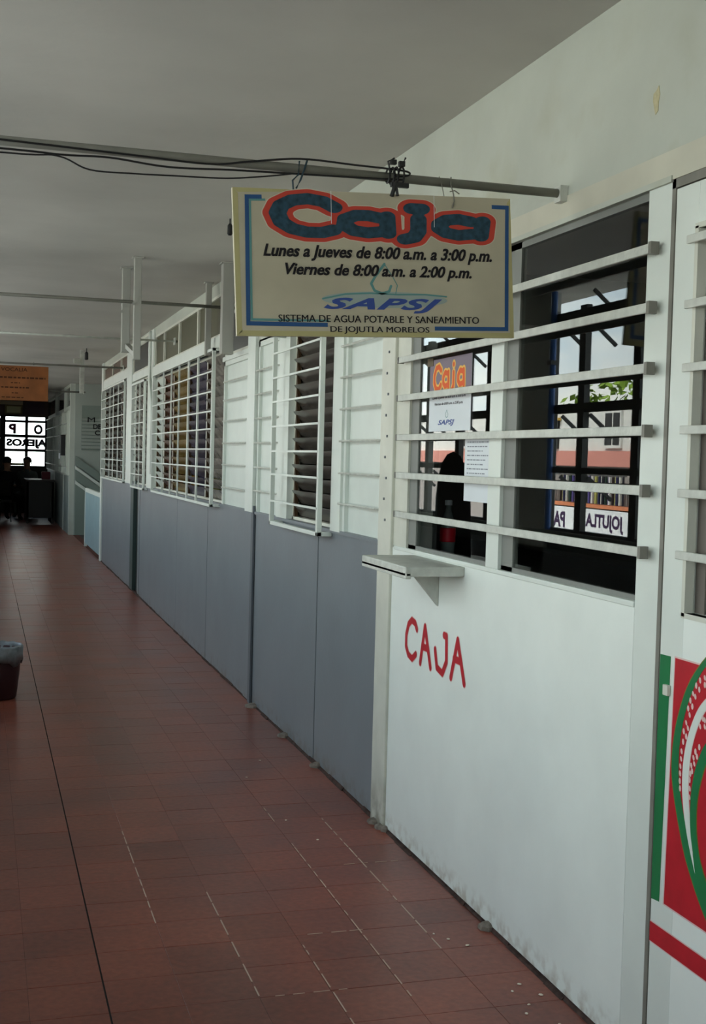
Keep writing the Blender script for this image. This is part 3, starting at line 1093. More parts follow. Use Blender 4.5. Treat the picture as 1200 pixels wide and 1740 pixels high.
# ------------------------------------------------------------------ stair recess and far stretch of wall
ws = struct('wall_far', 'grey-green side wall of the stair recess with slanting handrail boards', (W, 22.7, 0))
MB().box(W, 5.0, 22.7, 22.8, 0, CZ).build('plaster', M_stairw, ws)
MB().box(W + .02, 3.4, 22.685, 22.702, 0, .95).build('dado', M_stair, ws)
for z0_, t_, m_ in ((1.42, .15, M_stair), (1.17, .17, M_stair), (.97, .05, M_stair)):
    MB().prism([(1.60, z0_), (3.2, z0_ - 1.12), (3.2, z0_ - 1.12 - t_), (1.60, z0_ - t_)], 'y', 22.64, 22.68).build('stringer_board', m_, ws)
for z0_ in (1.24, .98):
    MB().prism([(1.60, z0_), (3.2, z0_ - 1.12), (3.2, z0_ - 1.12 - .06), (1.60, z0_ - .06)], 'y', 22.62, 22.69).build('handrail', M_white, ws)
MB().box(3.4, 3.5, 17.42, 22.7, 0, CZ).build('plaster', M_stairw, ws)
ls = thing('louvre_sign', 'green-grey slatted sign board with dark lettering on the stair recess wall', 'sign', (2.0, 22.66, 1.5))
MB().box(1.70, 2.75, 22.66, 22.69, 1.53, 2.33).build('backing', M_stair, ls)
for k in range(9):
    MB().prism([(22.63, 1.56 + k * .062), (22.66, 1.555 + k * .062), (22.66, 1.605 + k * .062)], "x", 1.70, 2.75).build("board_slat", M_stairw, ls)
PS = Plane((0, 22.628, 0), (1, 0, 0), (0, 0, 1), (0, -1, 0))
text_on(PS, 'M', 1.80, 2.03, .13, .09, .0, .0).build('lettering', M_ink, ls)
text_on(PS, 'DE', 1.90, 1.91, .14, .09, .0, .02).build('lettering', M_ink, ls)
text_on(PS, 'C', 1.93, 1.80, .09, .09, .0, .02).build('lettering', M_ink, ls)
hb = thing('half_gate', 'light blue low panel closing the stair opening beside the corridor', 'gate', (W, 18.7, 0))
MB().box(W - .01, W + .02, 17.45, 20.0, .06, .87).build('gate_panel', M_bluebox, hb)
MB().box(W - .015, W + .025, 17.42, 20.02, .87, .93).box(W - .015, W + .025, 19.96, 20.04, 0, .9).build('gate_frame', M_white, hb)

X2 = 1.5
wf = struct('wall_right_far', 'far stretch of right-hand wall with white grilles and grey-green dado', (X2, 26, 0))
wf.name = 'wall_side'
ORG['wall_side'] = Vector((X2, 26, 0))
M_dull = mat('dull_green_white', (.50, .54, .48), .6, .3, var=.08)
MB().box(X2, X2 + .12, 22.72, 22.9, 0, CZ).build('post', M_dull, wf)
for a, b in ((22.9, 25.3), (25.31, 27.8), (27.81, YE)):
    MB().box(X2, X2 + .08, a, b - .01, 0, 1.06).build('panel', mat('green_grey_dado', (.22, .26, .24), .5, .4, var=.1), wf)
MB().box(X2, X2 + .08, 22.9, YE, 2.24, 2.32).build('transom_rail', M_dull, wf)
MB().box(X2, X2 + .08, 22.9, YE, 2.66, CZ).build('header', M_head, wf)
MB().box(X2 - .02, X2 + .08, 22.9, YE, 1.06, 1.09).build('sill_rail', M_dull, wf)
for yy in (24.2, 27.2):
    MB().box(X2 - .01, X2 + .08, yy, yy + .2, 0, CZ).build('post', M_dull, wf)
for a, b in ((22.9, 24.2), (24.4, 27.2), (27.4, YE)):
    wn[0] += 1
    r = struct('window_%d' % wn[0], {22: 'window between stair recess post and the wall telephone', 24: 'middle window of the far right-hand stretch', 27: 'last window before the end wall'}[int(a)], (X2, a, 1.09))
    MB().box(X2 + .03, X2 + .035, a, b, 1.09, 2.24).build('pane', M_lglass, r)
    MB().box(X2 + .03, X2 + .035, a, b, 2.32, 2.66).build('pane', M_lglass, r)
    MB().box(X2 + .05, X2 + .06, a, b, 1.09, 2.66).build('blind', M_stairw, r)
    gr = thing('window_grille', {22: 'far white grille nearest the stair recess', 24: 'far white grille beyond the wall telephone', 27: 'far white grille touching the end wall'}[int(a)], 'grille', (X2, a, 1.09))
    yv = a + .3
    while yv < b:
        MB().box(X2 - .035, X2 - .02, yv, yv + .03, 1.09, 2.24).build('upright', M_dull, gr)
        yv += .42
    for z in (1.2, 1.5, 1.8, 2.0, 2.22):
        MB().box(X2 - .045, X2 - .03, a, b, z, z + .018).build('bar', M_dull, gr)
    MB().box(X2 - .045, X2, a, a + .05, 1.09, 2.24).build('grille_frame', M_dull, gr)
ph = thing('wall_telephone', 'dark wall box with a white card beside the stair recess post', 'telephone', (X2, 23.3, 1.4))
MB().box(X2 - .13, X2 - .045, 23.2, 23.6, 1.42, 1.80).build('housing', M_black, ph, bevel=.01)
MB().box(X2 - .15, X2 - .13, 23.3, 23.45, 1.36, 1.46).build('card', M_paper, ph)

# ------------------------------------------------------------------ end wall with backlit stickered panes
we = struct('wall_end', 'dark end wall of the corridor around a bright steel window', (1, YE, 0))
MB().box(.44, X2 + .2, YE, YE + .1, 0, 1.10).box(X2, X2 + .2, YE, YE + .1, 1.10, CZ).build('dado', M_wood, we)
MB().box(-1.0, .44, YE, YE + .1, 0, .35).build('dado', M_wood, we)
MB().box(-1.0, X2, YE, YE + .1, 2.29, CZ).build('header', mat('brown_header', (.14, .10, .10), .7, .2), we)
MB().box(.42, .50, YE - .02, YE + .1, 0, 2.32).build('post', M_black, we)
wn[0] += 1
wE = struct('window_%d' % wn[0], 'bright end window of dark steel bars with mirrored lettering on its panes', (1, YE, 1.1))
fr = MB().box(.50, 1.455, YE, YE + .05, 2.155, 2.21).box(.50, 1.455, YE, YE + .05, 1.80, 1.87).box(.50, 1.455, YE, YE + .05, 1.465, 1.53).box(.5, 1.455, YE, YE + .05, 1.09, 1.13)
fr.box(.97, 1.04, YE, YE + .05, 1.1, 2.3).box(1.43, X2, YE, YE + .06, 1.1, 2.3).box(.50, .52, YE, YE + .05, 1.1, 2.3)
fr.build('window_frame', M_black, wE)
for a, b in ((.52, .98), (1.03, 1.43)):
    for c, d in ((1.13, 1.475), (1.515, 1.81), (1.86, 2.16), (2.2, 2.29)):
        MB().box(a, b, YE + .02, YE + .024, c, d).build('pane', M_lglass, wE)
PE = Plane((0, YE + .018, 0), (1, 0, 0), (0, 0, 1), (0, -1, 0))
text_on(PE, 'P', .59, 1.885, .17, .24, 0, .06, mirror=True).build('lettering', mat('sticker_red', (.30, .04, .10), .6, .2), wE)
text_on(PE, 'O', 1.17, 1.88, .21, .24, 0, .06, mirror=True).build('lettering', mat('sticker_grey', (.10, .09, .12), .6, .2), wE)
text_on(PE, 'AJEROS', .54, 1.54, .94, .23, 0, .06, mirror=True).build('lettering', mat('sticker_ink', (.02, .02, .035), .6, .2), wE)
MB().box(.52, .98, YE + .012, YE + .016, 1.135, 1.19).build('sticker_band', mat('pale_yellow', (.6, .6, .3), .8, .1), wE)
# grey shaded panes left of the bright window
wn[0] += 1
wE2 = struct('window_%d' % wn[0], 'dim frosted panes in dark bars at the far left edge', (-.2, YE, .35))
fr = MB()
for z in (.35, .93, 1.35, 1.78, 2.2):
    fr.box(-1.0, .44, YE - .01, YE + .05, z, z + .05)
for x in (-1.0, -.52, -.04, .40):
    fr.box(x, x + .04, YE - .01, YE + .05, .35, 2.29)
fr.build('window_frame', M_black, wE2)
M_frost = mat('frosted_pane', (.25, .25, .27), .5, .3)
for x in (-.96, -.48, 0):
    for z in (.4, .98, 1.4, 1.83):
        MB().box(x, x + .44, YE + .01, YE + .02, z, z + (.53 if z < .5 else .37)).build('pane', M_frost, wE2)
# notices over the end window
n1 = thing('framed_notice', 'small cream notice in a thin frame above the end window', 'notice', (.7, YE - .03, 2.36))
MB().box(.50, .90, YE - .04, YE, 2.35, 2.56).build('frame', mat('brown_frame', (.3, .25, .13), .6, .2), n1)
MB().box(.54, .86, YE - .045, YE - .04, 2.38, 2.53).build('card', mat('cream_card', (.75, .72, .48), .7, .2), n1)
o = MB().box(.30, .91, YE - .05, YE - .001, 2.57, 2.66).build('notice_board', mat('beige_board', (.62, .54, .40), .7, .2))
tag(o, 'long beige strip board above the framed cream notice', 'board')
o = MB().box(1.0, 1.41, YE - .04, YE - .001, 2.37, 2.64).build('notice_board', mat('plum_board', (.12, .085, .11), .7, .2))
tag(o, 'dark plum board above the right half of the end window', 'board')

# ------------------------------------------------------------------ left-hand window wall (lights the corridor, seen mirrored in the glass)
wl = struct('wall_left', 'left-hand wall of white columns, steel windows and low parapet')
M_colm = mat('column_paint', (.50, .51, .47), .7, .2, var=.08)
k = -5
bays = []
for k in range(-5, 8):
    c0 = 8.06 + 3.0 * k
    MB().box(XL - .08, XL, c0, c0 + .51, 0, CZ).build('column', M_colm, wl)
    bays.append((c0 + .51, c0 + 3.0))
MB().box(XL - .15, XL, -6, YE, 0, .90).build('parapet', M_greydark, wl)
MB().box(XL - .28, XL + 1.6, -6.1, -6, 0, CZ).box(XL + 1.5, W + 1, -6.1, -6, 0, CZ).build('rear_end', M_head, wl)
MB().box(XL - .12, XL, 23.06, YE, 0, CZ).build('shade_wall', mat('shade_wall_plaster', (.30, .29, .26), .8, .2), wl)  # unseen wall added to shut out daylight and darken the far end
for i, (a, b) in enumerate(bays):
    if b > 23.2:
        continue
    wn[0] += 1
    r = struct('window_%d' % wn[0], 'dark steel window in the left wall, bay %s' % ['far behind the camera', 'behind the camera', 'just behind the camera', 'level with the camera', 'reflected in the cashier glass', 'with the blue pipe, reflected left', 'seventh', 'eighth', 'ninth', 'tenth', 'eleventh', 'twelfth', 'last'][i], (XL, a, .9))
    x = XL - .05
    fr = MB()
    for z0_, z1_ in ((.90, 1.05), (1.437, 1.48), (1.854, 1.917), (2.457, 2.555)):
        fr.box(x - .02, x + .02, a, b, z0_, z1_)
    vs_ = [b - .45, b - 1.19, b - 1.85]
    for v in vs_:
        fr.box(x - .022, x + .022, v - .045, v + .045, .90, 2.58)
    fr.box(x - .02, x + .02, a, a + .05, .9, 2.58).box(x - .02, x + .02, b - .015, b, .9, 2.58)
    fr.build('window_frame', M_steel, r)
    for v in vs_ + [b - .03]:
        for z in (1.86, 2.48, 1.433, 2.70):
            if z == 2.70 and v == b - .03:
                continue
            MB().bar((x - .02, v - .06, z - .02), (x - .20, v - .06, z - .17), .022).build('stay_arm', M_steel, r)
dp = thing('downpipe', 'blue downpipe on the left-hand column, mirrored in the cashier glass', 'pipe', (XL - .03, 8.01, 0))
MB().tube([(XL - .01, 8.02, .95), (XL - .01, 8.02, CZ)], .022, 10).build('pipe', mat('blue_pipe', (.03, .10, .30), .4, .4), dp)
MB().box(XL - .04, XL + .02, 7.99, 8.05, 2.2, 2.23).build('pipe_clip', M_steel, dp)

# ------------------------------------------------------------------ street and the building opposite (seen mirrored in the cashier glass)
o = MB().box(-60, XL - .15, -30, 80, -.3, -.12).build('street', M_concrete)
tag(o, 'pale concrete street outside the left-hand windows', kind='structure')
o = MB().box(-60, 60, YE + 1, 90, -.3, -.12).build('yard', M_concrete)
tag(o, 'pale paved yard beyond the end window', kind='structure')
FX = -9.5
bd = thing('shop_building', 'low white building with a pink band across the street', 'building', (FX, 26, 0))
M_fw = mat('facade_white', (.62, .63, .60), .8, .1, var=.06)
M_pink = mat('facade_pink', (.55, .24, .20), .8, .1)
MB().box(FX - 2.5, FX, 12, 48, 1.80, 2.78).build('upper_wall', M_fw, bd)
MB().box(FX - 2.5, FX + .05, 12, 48, 2.74, 2.82).build('parapet_cap', M_fw, bd)
MB().box(FX - 2.5, FX + .12, 12, 48, 1.47, 1.80).build('band', M_pink, bd)
MB().box(FX - 2.5, FX, 12, 48, -.12, 1.47).build('lower_wall', mat('facade_grey', (.30, .28, .27), .8, .1), bd)
for yy in (22.95, 27.9, 31.5):
    f_ = MB().box(FX, FX + .06, yy, yy + .72, 1.86, 2.66).build('window', M_fw, bd)
    MB().box(FX + .05, FX + .07, yy + .05, yy + .32, 1.93, 2.6).build('pane', M_black, f_)
    MB().box(FX + .05, FX + .07, yy + .38, yy + .67, 1.93, 2.6).build('pane', M_black, f_)
MB().box(FX, FX + .05, 25.9, 26.3, 1.85, 2.5).build('doorway', M_black, bd)
MB().box(FX + .02, FX + .1, 25.8, 26.4, 2.5, 2.56).build('lamp_bracket', mat('amber', (.55, .35, .08), .6, .2), bd)
ra = thing('clothes_rail', 'rail of many coloured strips hanging on the shop front opposite', 'rail', (FX + .2, 24, .6))
MB().tube([(FX + .2, 22.4, 1.28), (FX + .2, 27.0, 1.28)], .015, 6).build('rail', M_steel, ra)
cols = [(.02, .02, .03), (.5, .5, .45), (.03, .03, .08), (.35, .33, .1), (.03, .02, .02), (.6, .58, .55), (.08, .06, .2), (.02, .04, .03)]
for q in range(44):
    y_ = 22.5 + q * .1
    if 25.35 < y_ < 25.7:
        continue
    MB().box(FX + .18, FX + .2 + .02 * (q % 3), y_, y_ + .055, .68, 1.26).build('strip', mat('strip_%d' % (q % 8), cols[q % 8], .8, .1), ra)
o = MB().box(FX + .02, FX + .25, 21.9, 26.9, .585, .66).build('awning_board', mat('awning_orange', (.55, .20, .10), .8, .1))
tag(o, 'narrow orange board under the coloured strips opposite', 'board')
bn = thing('banner', 'white banner lettered JOJUTLA on the shop front opposite', 'banner', (FX + .28, 24, 0))
MB().box(FX + .26, FX + .28, 21.9, 24.1, .0, .56).build('sheet', M_paper, bn)
PB = Plane((FX + .281, 22.30, -.07), (0, 1, 0), (0, 0, 1), (1, 0, 0))
text_on(PB, 'JOJUTLA', 0, .17, 1.64, .37, .002, .04).build('lettering', mat('banner_ink', (.04, .02, .06), .7, .1), bn)
bn2 = thing('banner', 'white banner lettered PAR beside the JOJUTLA banner', 'banner', (FX + .28, 26, 0))
MB().box(FX + .26, FX + .28, 24.3, 26.6, .0, .56).build('sheet', M_paper, bn2)
PB2 = Plane((FX + .281, 24.92, -.07), (0, 1, 0), (0, 0, 1), (1, 0, 0))
text_on(PB2, 'PAR', 0, .17, .88, .35, .002, .04).build('lettering', MATS['banner_ink'], bn2)


def tree(label, x, y, h, r, tint):
    t = thing('tree', label, 'tree', (x, y, -.12), 'trees behind the shop building')
    MB().tube([(x, y, -.12), (x + .1, y, h * .5), (x, y + .1, h * .8)], [.16, .11, .05], 8).build('trunk', M_wood, t)
    mb = MB()
    for q in range(420):
        a, b = random.uniform(0, 2 * PI), math.acos(random.uniform(-1, 1))
        rr = r * (.55 + .45 * random.random())
        c = Vector((x + rr * math.sin(b) * math.cos(a), y + rr * 1.5 * math.sin(b) * math.sin(a), h + rr * .55 * math.cos(b)))
        u = Vector((random.uniform(-1, 1), random.uniform(-1, 1), random.uniform(-1, 1))).normalized() * .16
        v = u.cross(Vector((random.uniform(-1, 1), random.uniform(-1, 1), 1))).normalized() * .1
        mb.add([c - u, c + v, c + u, c - v], [(0, 1, 2, 3)])
    mb.build('crown', tint, t)


M_leaf = mat('leaf_green', (.16, .26, .03), .7, .2, var=.4, vscale=2)
tree('bushy light green tree rising over the white parapet opposite', FX - 5.2, 26.0, 3.0, 1.5, M_leaf)
tree('wider green tree further along behind the opposite roof', FX - 5.8, 33, 3.1, 2.0, M_leaf)
# ------------------------------------------------------------------ hanging sign
SG = thing('hanging_sign', 'faded cream Caja opening-hours sign hung from the near pole', 'sign', (1.02, 3.23, 1.83))
tilt = Vector((.797, 0, .036)).normalized()
upv = Vector((-.036, 0, .797)).normalized()
PSg = Plane((.638, 3.219, 1.815), tilt, upv, (0, -1, 0))       # lower left corner; u 0..0.79, v 0..0.385
SW, SH = .791, .386


def on_sign(x, z):
    d = Vector((x, 0, z)) - Vector((.638, 0, 1.815))
    return (d.dot(tilt), d.dot(upv))


mb = MB()
vs = []
for lift in (0, -.016):
    for a, b in ((0, 0), (SW, 0), (SW - .008, SH), (-.004, SH)):
        vs.append(PSg.P(a, b, lift))
mb.add(vs, [(0, 1, 2, 3), (4, 7, 6, 5), (0, 4, 5, 1), (1, 5, 6, 2), (2, 6, 7, 3), (3, 7, 4, 0)])
mb.build('board', M_board, SG)
# yellowed border strips
e_ = .020
poly_on(PSg, [[(0, 0), (SW, 0), (SW - .012, .014), (.012, .014)], [(0, 0), (.014, .012), (.010, SH - .014), (-.004, SH)],
              [(-.004, SH), (.010, SH - .012), (.15, SH - .006), (.2, SH)], [(SW, 0), (SW - .008, SH), (SW - .018, SH - .012), (SW - .012, .012)]], .0004).build('border', M_boardedge, SG)
# blue corner brackets with pale teal inner edge


def bracket(pts, w, lift, m, nm):
    sg = [on_sign(*p) for p in pts]
    polys = []
    for i, (a, b) in enumerate(zip(sg, sg[1:])):
        d = Vector((b[0] - a[0], b[1] - a[1])).normalized()
        n = Vector((-d.y, d.x)) * w / 2
        e0 = d * w / 2 if i else Vector((0, 0))
        e1 = d * w / 2 if i < len(sg) - 2 else Vector((0, 0))
        lf = lift
        polys.append((lf + i * .00015, [(a[0] - e0.x + n.x, a[1] - e0.y + n.y), (a[0] - e0.x - n.x, a[1] - e0.y - n.y), (b[0] + e1.x - n.x, b[1] + e1.y - n.y), (b[0] + e1.x + n.x, b[1] + e1.y + n.y)]))
    mb = MB()
    for lf, p in polys:
        mb.add([PSg.P(a, b, lf) for a, b in p], [(0, 1, 2, 3)])
    mb.build(nm, m, SG)


bracket([(.705, 2.175), (.664, 2.172), (.676, 1.860), (.888, 1.868)], .006, .0006, M_teal, 'bracket_edge')
bracket([(.695, 2.182), (.655, 2.179), (.667, 1.849), (.884, 1.857)], .011, .0010, M_blue, 'corner_bracket')
bracket([(1.348, 2.209), (1.394, 2.211), (1.404, 1.874), (1.190, 1.864)], .011, .0010, M_blue, 'corner_bracket')
LT = [[(.893, 2.170), (.862, 2.183), (.820, 2.187), (.778, 2.180), (.748, 2.164), (.738, 2.143), (.750, 2.120), (.780, 2.105), (.820, 2.099), (.862, 2.101), (.893, 2.110)],
      [(1.022, 2.152), (.990, 2.156), (.955, 2.154), (.926, 2.142), (.924, 2.126), (.950, 2.113), (.990, 2.110), (1.022, 2.115)], [(1.043, 2.157), (1.047, 2.113)],
      [(1.112, 2.185), (1.142, 2.186)],
      [(1.133, 2.158), (1.134, 2.125), (1.122, 2.108), (1.096, 2.101)],
      [(1.286, 2.163), (1.250, 2.167), (1.215, 2.162), (1.194, 2.149), (1.194, 2.138), (1.216, 2.127), (1.252, 2.123), (1.290, 2.129)], [(1.322, 2.166), (1.318, 2.126)]]
LT = [[on_sign(*p) for p in s] for s in LT]
sdf_fill(PSg, [(s, .0270) for s in LT], .0008, .003, .62).build('title_halo', mat('title_halo', (.55, .50, .38), .6, .3), SG)
sdf_fill(PSg, [(s, .0250) for s in LT], .0012, .003, .62).build('title_outline', M_red, SG)
sdf_fill(PSg, [(s, .0148) for s in LT], .0020, .003, .62).build('title_letters', M_navy, SG)


def sign_text(s, xl, zb, xr, zt, m, bold, shear, nm='lettering', spacing=1.0):
    a0, b0 = on_sign(xl, zb)
    a1, _ = on_sign(xr, zb + (xr - xl) * .045)
    t_ = text_on(PSg, s, a0, b0, a1 - a0, zt - zb, .0016, bold, shear, spacing=spacing)
    for k_ in (1,):      # heavier strokes: the same letters laid again a hair to the side
        u_ = text_on(PSg, s, a0 + .0009 * k_, b0, a1 - a0, zt - zb, .0016 + .0002 * k_, bold, shear, spacing=spacing)
        t_.add(u_.v, u_.f)
    t_.build(nm, m, SG)


sign_text('Lunes a Jueves de 8:00 a.m. a 3:00 p.m.', .703, 2.018, 1.353, 2.061, M_ink, .026, .28)
sign_text('Viernes de 8:00 a.m. a 2:00 p.m.', .764, 1.974, 1.294, 2.015, M_ink, .026, .28)
# logo: pale oval wave, drop outline, slanted initials
mb = MB()
ring = []
for q in range(48):
    t = 2 * PI * q / 48
    x_, z_ = 1.045 + .180 * math.cos(t), 1.934 + .022 * math.sin(t)
    ring.append(PSg.P(*on_sign(x_, z_ + (x_ - 1.045) * .045), .0006))
mb.add(ring, [tuple(range(48))])
mb.build('logo_wave', M_pale, SG)
sdf_fill(PSg, [([on_sign(*p) for p in ((.868, 1.926), (.93, 1.942), (1.0, 1.949), (1.08, 1.95), (1.16, 1.955), (1.222, 1.953))], .0022)], .0009, .0025).build('logo_line', M_teal, SG)
sdf_fill(PSg, [([on_sign(*p) for p in ((1.039, 2.030), (1.014, 1.995), (1.003, 1.975), (1.013, 1.957), (1.035, 1.950), (1.055, 1.957), (1.060, 1.972))], .0035),
               ([on_sign(*p) for p in ((1.039, 2.030), (1.062, 2.0), (1.078, 1.975), (1.074, 1.952))], .0012)], .0009, .002).build('logo_drop', M_teal, SG)
sign_text('SAPSJ', .872, 1.890, 1.210, 1.930, M_logoblue, .035, .42, 'logo_initials', 1.12)
sign_text('SISTEMA DE AGUA POTABLE Y SANEAMIENTO', .748, 1.858, 1.320, 1.877, M_ink, .0, 0)
sign_text('DE JOJUTLA MORELOS', .892, 1.834, 1.174, 1.854, M_ink, .0, 0)
# fold creases of the old panel
for u in (.262, .555):
    MB().add([PSg.P(u, .30, .0023), PSg.P(u + .0015, .30, .0023), PSg.P(u + .0015, SH, .0023), PSg.P(u, SH, .0023)], [(0, 1, 2, 3)]).build('crease', M_paper, SG)

# ------------------------------------------------------------------ ceiling poles
p1 = thing('pole', 'nearest grey conduit pole spanning the corridor and carrying the Caja sign', 'pole', (W, 3.23, 2.27))
MB().tube([(XL, 3.245, 2.27), (W, 3.245, 2.27)], .0125, 12).build('tube', M_pole, p1, smooth=True)
MB().box(W - .025, W, 3.225, 3.265, 2.245, 2.29).build('wall_socket', M_bar, p1)
for lab, y, z, r in (('second pole across the corridor behind the sign', 7.95, 2.455, .011), ('third pole, thin and white, across the corridor', 10.6, 2.46, .009),
                     ('fourth pole, carrying the orange sign', 14.62, 2.485, .012), ('fifth and farthest pole across the corridor', 20.5, 2.46, .014)):
    t = thing('pole', lab, 'pole', (W, y, z))
    MB().tube([(XL, y, z), (W, y, z)], r, 10).build('tube', M_pole if y < 9 or y > 14 else M_bar, t, smooth=True)
    MB().box(W - .03, W - .018, y - .03, y + .03, z - .03, z + .03).build('wall_socket', M_bar, t)


def sag(x0, z0, x1, z1, d, y, n=14):
    return [(x0 + (x1 - x0) * t / n, y + .006 * math.sin(t * 1.3), z0 + (z1 - z0) * t / n - d * math.sin(PI * t / n)) for t in range(n + 1)]


cables = (('black cable drooping furthest below the nearest pole', [(XL, 3.225, 2.24)] + [(.03, 3.225, 2.236), (.17, 3.22, 2.239), (.25, 3.22, 2.212), (.36, 3.22, 2.212), (.47, 3.22, 2.216), (.60, 3.222, 2.222), (.70, 3.224, 2.236), (.785, 3.228, 2.252)], .0022),
          ('black cable twisted just under the nearest pole', [(XL, 3.228, 2.245), (.03, 3.225, 2.246), (.18, 3.225, 2.244), (.30, 3.225, 2.248), (.45, 3.225, 2.238), (.62, 3.226, 2.246), (.80, 3.228, 2.252), (.95, 3.228, 2.257), (1.09, 3.226, 2.262)], .0028),
          ('black cable running along the top of the nearest pole', [(XL, 3.23, 2.285), (.3, 3.228, 2.262), (.55, 3.228, 2.256), (.66, 3.228, 2.272), (.80, 3.228, 2.292), (.95, 3.228, 2.290), (1.09, 3.228, 2.287), (1.105, 3.228, 2.276), (1.07, 3.228, 2.270)], .0028))
for lab, pts, r in cables:
    cu = []
    P_ = [Vector(p) for p in pts]
    for i in range(len(P_) - 1):
        a, b, c, d = P_[max(i - 1, 0)], P_[i], P_[i + 1], P_[min(i + 2, len(P_) - 1)]
        for q in range(6):
            t = q / 6
            cu.append(.5 * ((2 * b) + (-a + c) * t + (2 * a - 5 * b + 4 * c - d) * t * t + (-a + 3 * b - 3 * c + d) * t ** 3))
    cu.append(P_[-1])
    o = MB().tube(cu, r, 6).build('cable', M_black)
    tag(o, lab, 'cable', 'cables along the nearest pole')
# knot of black wire at the pole
kn = MB()
for k in range(5):
    c = Vector((1.062 + .006 * math.sin(k * 2), 3.23, 2.27))
    r_ = .019 + .002 * k
    kn.tube([c + Vector((.008 * (k - 2), -r_ * math.cos(t * PI / 5), r_ * math.sin(t * PI / 5))) for t in range(11)], .0028, 6)
kn.tube([(1.06, 3.212, 2.25), (1.058, 3.21, 2.232), (1.052, 3.21, 2.212)], .006, 6).tube([(1.06, 3.212, 2.25), (1.066, 3.21, 2.23), (1.068, 3.208, 2.214)], .004, 6)
kn.tube([(1.05, 3.225, 2.285), (1.044, 3.225, 2.308), (1.062, 3.225, 2.318)], .0028, 6).tube([(1.075, 3.225, 2.285), (1.086, 3.225, 2.305), (1.094, 3.225, 2.322)], .0028, 6)
kn.box(1.05, 1.066, 3.215, 3.229, 2.300, 2.312).box(1.074, 1.090, 3.215, 3.229, 2.296, 2.310).box(1.050, 1.10, 3.208, 3.22, 2.238, 2.250)
o = kn.build('wire_knot', M_black)
tag(o, 'tangled black wire knot tied around the nearest pole above the sign', 'wire')
o = MB().tube([(.82, 3.232, 2.292), (.81, 3.226, 2.262), (.80, 3.222, 2.235), (.788, 3.218, 2.212)], .0028, 6).tube([(.80, 3.238, 2.288), (.795, 3.226, 2.250), (.778, 3.220, 2.232), (.780, 3.218, 2.208)], .0026, 6).build('tie_wire', mat('blue_black_wire', (.02, .045, .06), .5, .4))
tag(o, 'blue-black twisted tie holding the left end of the hanging sign', 'wire')
o = MB().tube([(1.235, 3.245, 2.286), (1.228, 3.226, 2.262), (1.234, 3.22, 2.235), (1.236, 3.217, 2.215), (1.230, 3.216, 2.195)], .0018, 6).tube([(1.222, 3.217, 2.240), (1.236, 3.216, 2.244), (1.250, 3.217, 2.236)], .0016, 6) \
    .tube([(1.20, 3.245, 2.285), (1.203, 3.228, 2.255), (1.208, 3.222, 2.225)], .0013, 5).build('tie_wire', M_pole)
tag(o, 'thin grey tie wire holding the right end of the hanging sign', 'wire')

# orange sign further down
og = thing('hanging_sign', 'orange-brown sign board hanging from the fourth pole at the far left', 'sign', (.35, 14.6, 2.06))
MB().box(-.05, .713, 14.58, 14.60, 2.062, 2.455).build('board', M_mustard, og, bevel=.004)
PO = Plane((0, 14.578, 0), (1, 0, 0), (0, 0, 1), (0, -1, 0))
M_or = mat('dark_brown_ink', (.06, .02, .008), .7, .2)
text_on(PO, 'VOCALIA', .19, 2.39, .29, .042, .001, .01).build('lettering', M_or, og)
mb = MB()
for (a, b, z, h) in ((.02, .68, 2.31, .035), (.30, .40, 2.255, .02), (.15, .50, 2.20, .03), (.31, .38, 2.14, .02), (.20, .44, 2.09, .02)):
    u = a
    while u < b:
        l = random.uniform(.02, .05)
        mb.add([PO.P(u, z, .001), PO.P(min(u + l, b), z, .001), PO.P(min(u + l, b), z + h * .55, .001), PO.P(u, z + h * .55, .001)], [(0, 1, 2, 3)])
        u += l + .012
o = mb.build('faint_lettering', M_or, og)
o['kind'] = 'stuff'
for x in (.12, .55):
    MB().tube([(x, 14.6, 2.47), (x, 14.62, 2.50)], .003, 5).build('hook', M_steel, og)

M_drop = mat('dull_post_paint', (.36, .36, .32), .6, .3, var=.08)
# ------------------------------------------------------------------ posts hanging from the ceiling
for lab, x, y, w_, z0_ in (('thin white drop post nearer the camera in the left-hand pair', .912, 7.80, .045, 2.08), ('broader white drop post in the left-hand pair', .893, 8.28, .052, 2.16),
                           ('wide white drop post beside the left edge of the Caja sign', 1.475, 7.78, .075, 2.14), ('narrow white drop post behind the widest one', 1.516, 8.71, .04, 2.2)):
    t = thing('drop_post', lab, 'post', (x, y, z0_))
    MB().box(x - w_ / 2, x + w_ / 2, y - w_ / 2, y + w_ / 2, z0_, CZ).build('shaft', M_drop, t, bevel=.003)
    MB().box(x - w_ / 2 - .012, x + w_ / 2 + .012, y - w_ / 2 - .012, y + w_ / 2 + .012, CZ - .008, CZ).build('ceiling_plate', M_drop, t)
    if x < 1.2:
        MB().bar((x, y - .02, 2.46), (x - .03, y - .02, 2.42), .015).build('stay', M_drop, t)
t = thing('crosspiece', 'short white crosspiece tying the left-hand pair of drop posts', 'bracket', (.9, 8.0, 2.1))
MB().bar((.905, 7.825, 2.12), (.905, 8.25, 2.20), .03).build('tube', M_drop, t)
t = thing('conduit', 'bent white conduit running down the end of the widest grille', 'conduit', (1.55, 11.9, 1.3))
MB().tube([(1.56, 12.2, 2.69), (1.556, 12.18, 2.45), (1.548, 12.05, 2.2), (1.545, 11.95, 2.0), (1.55, 11.9, 1.3)], .013, 8).build('tube', M_white, t, smooth=True)
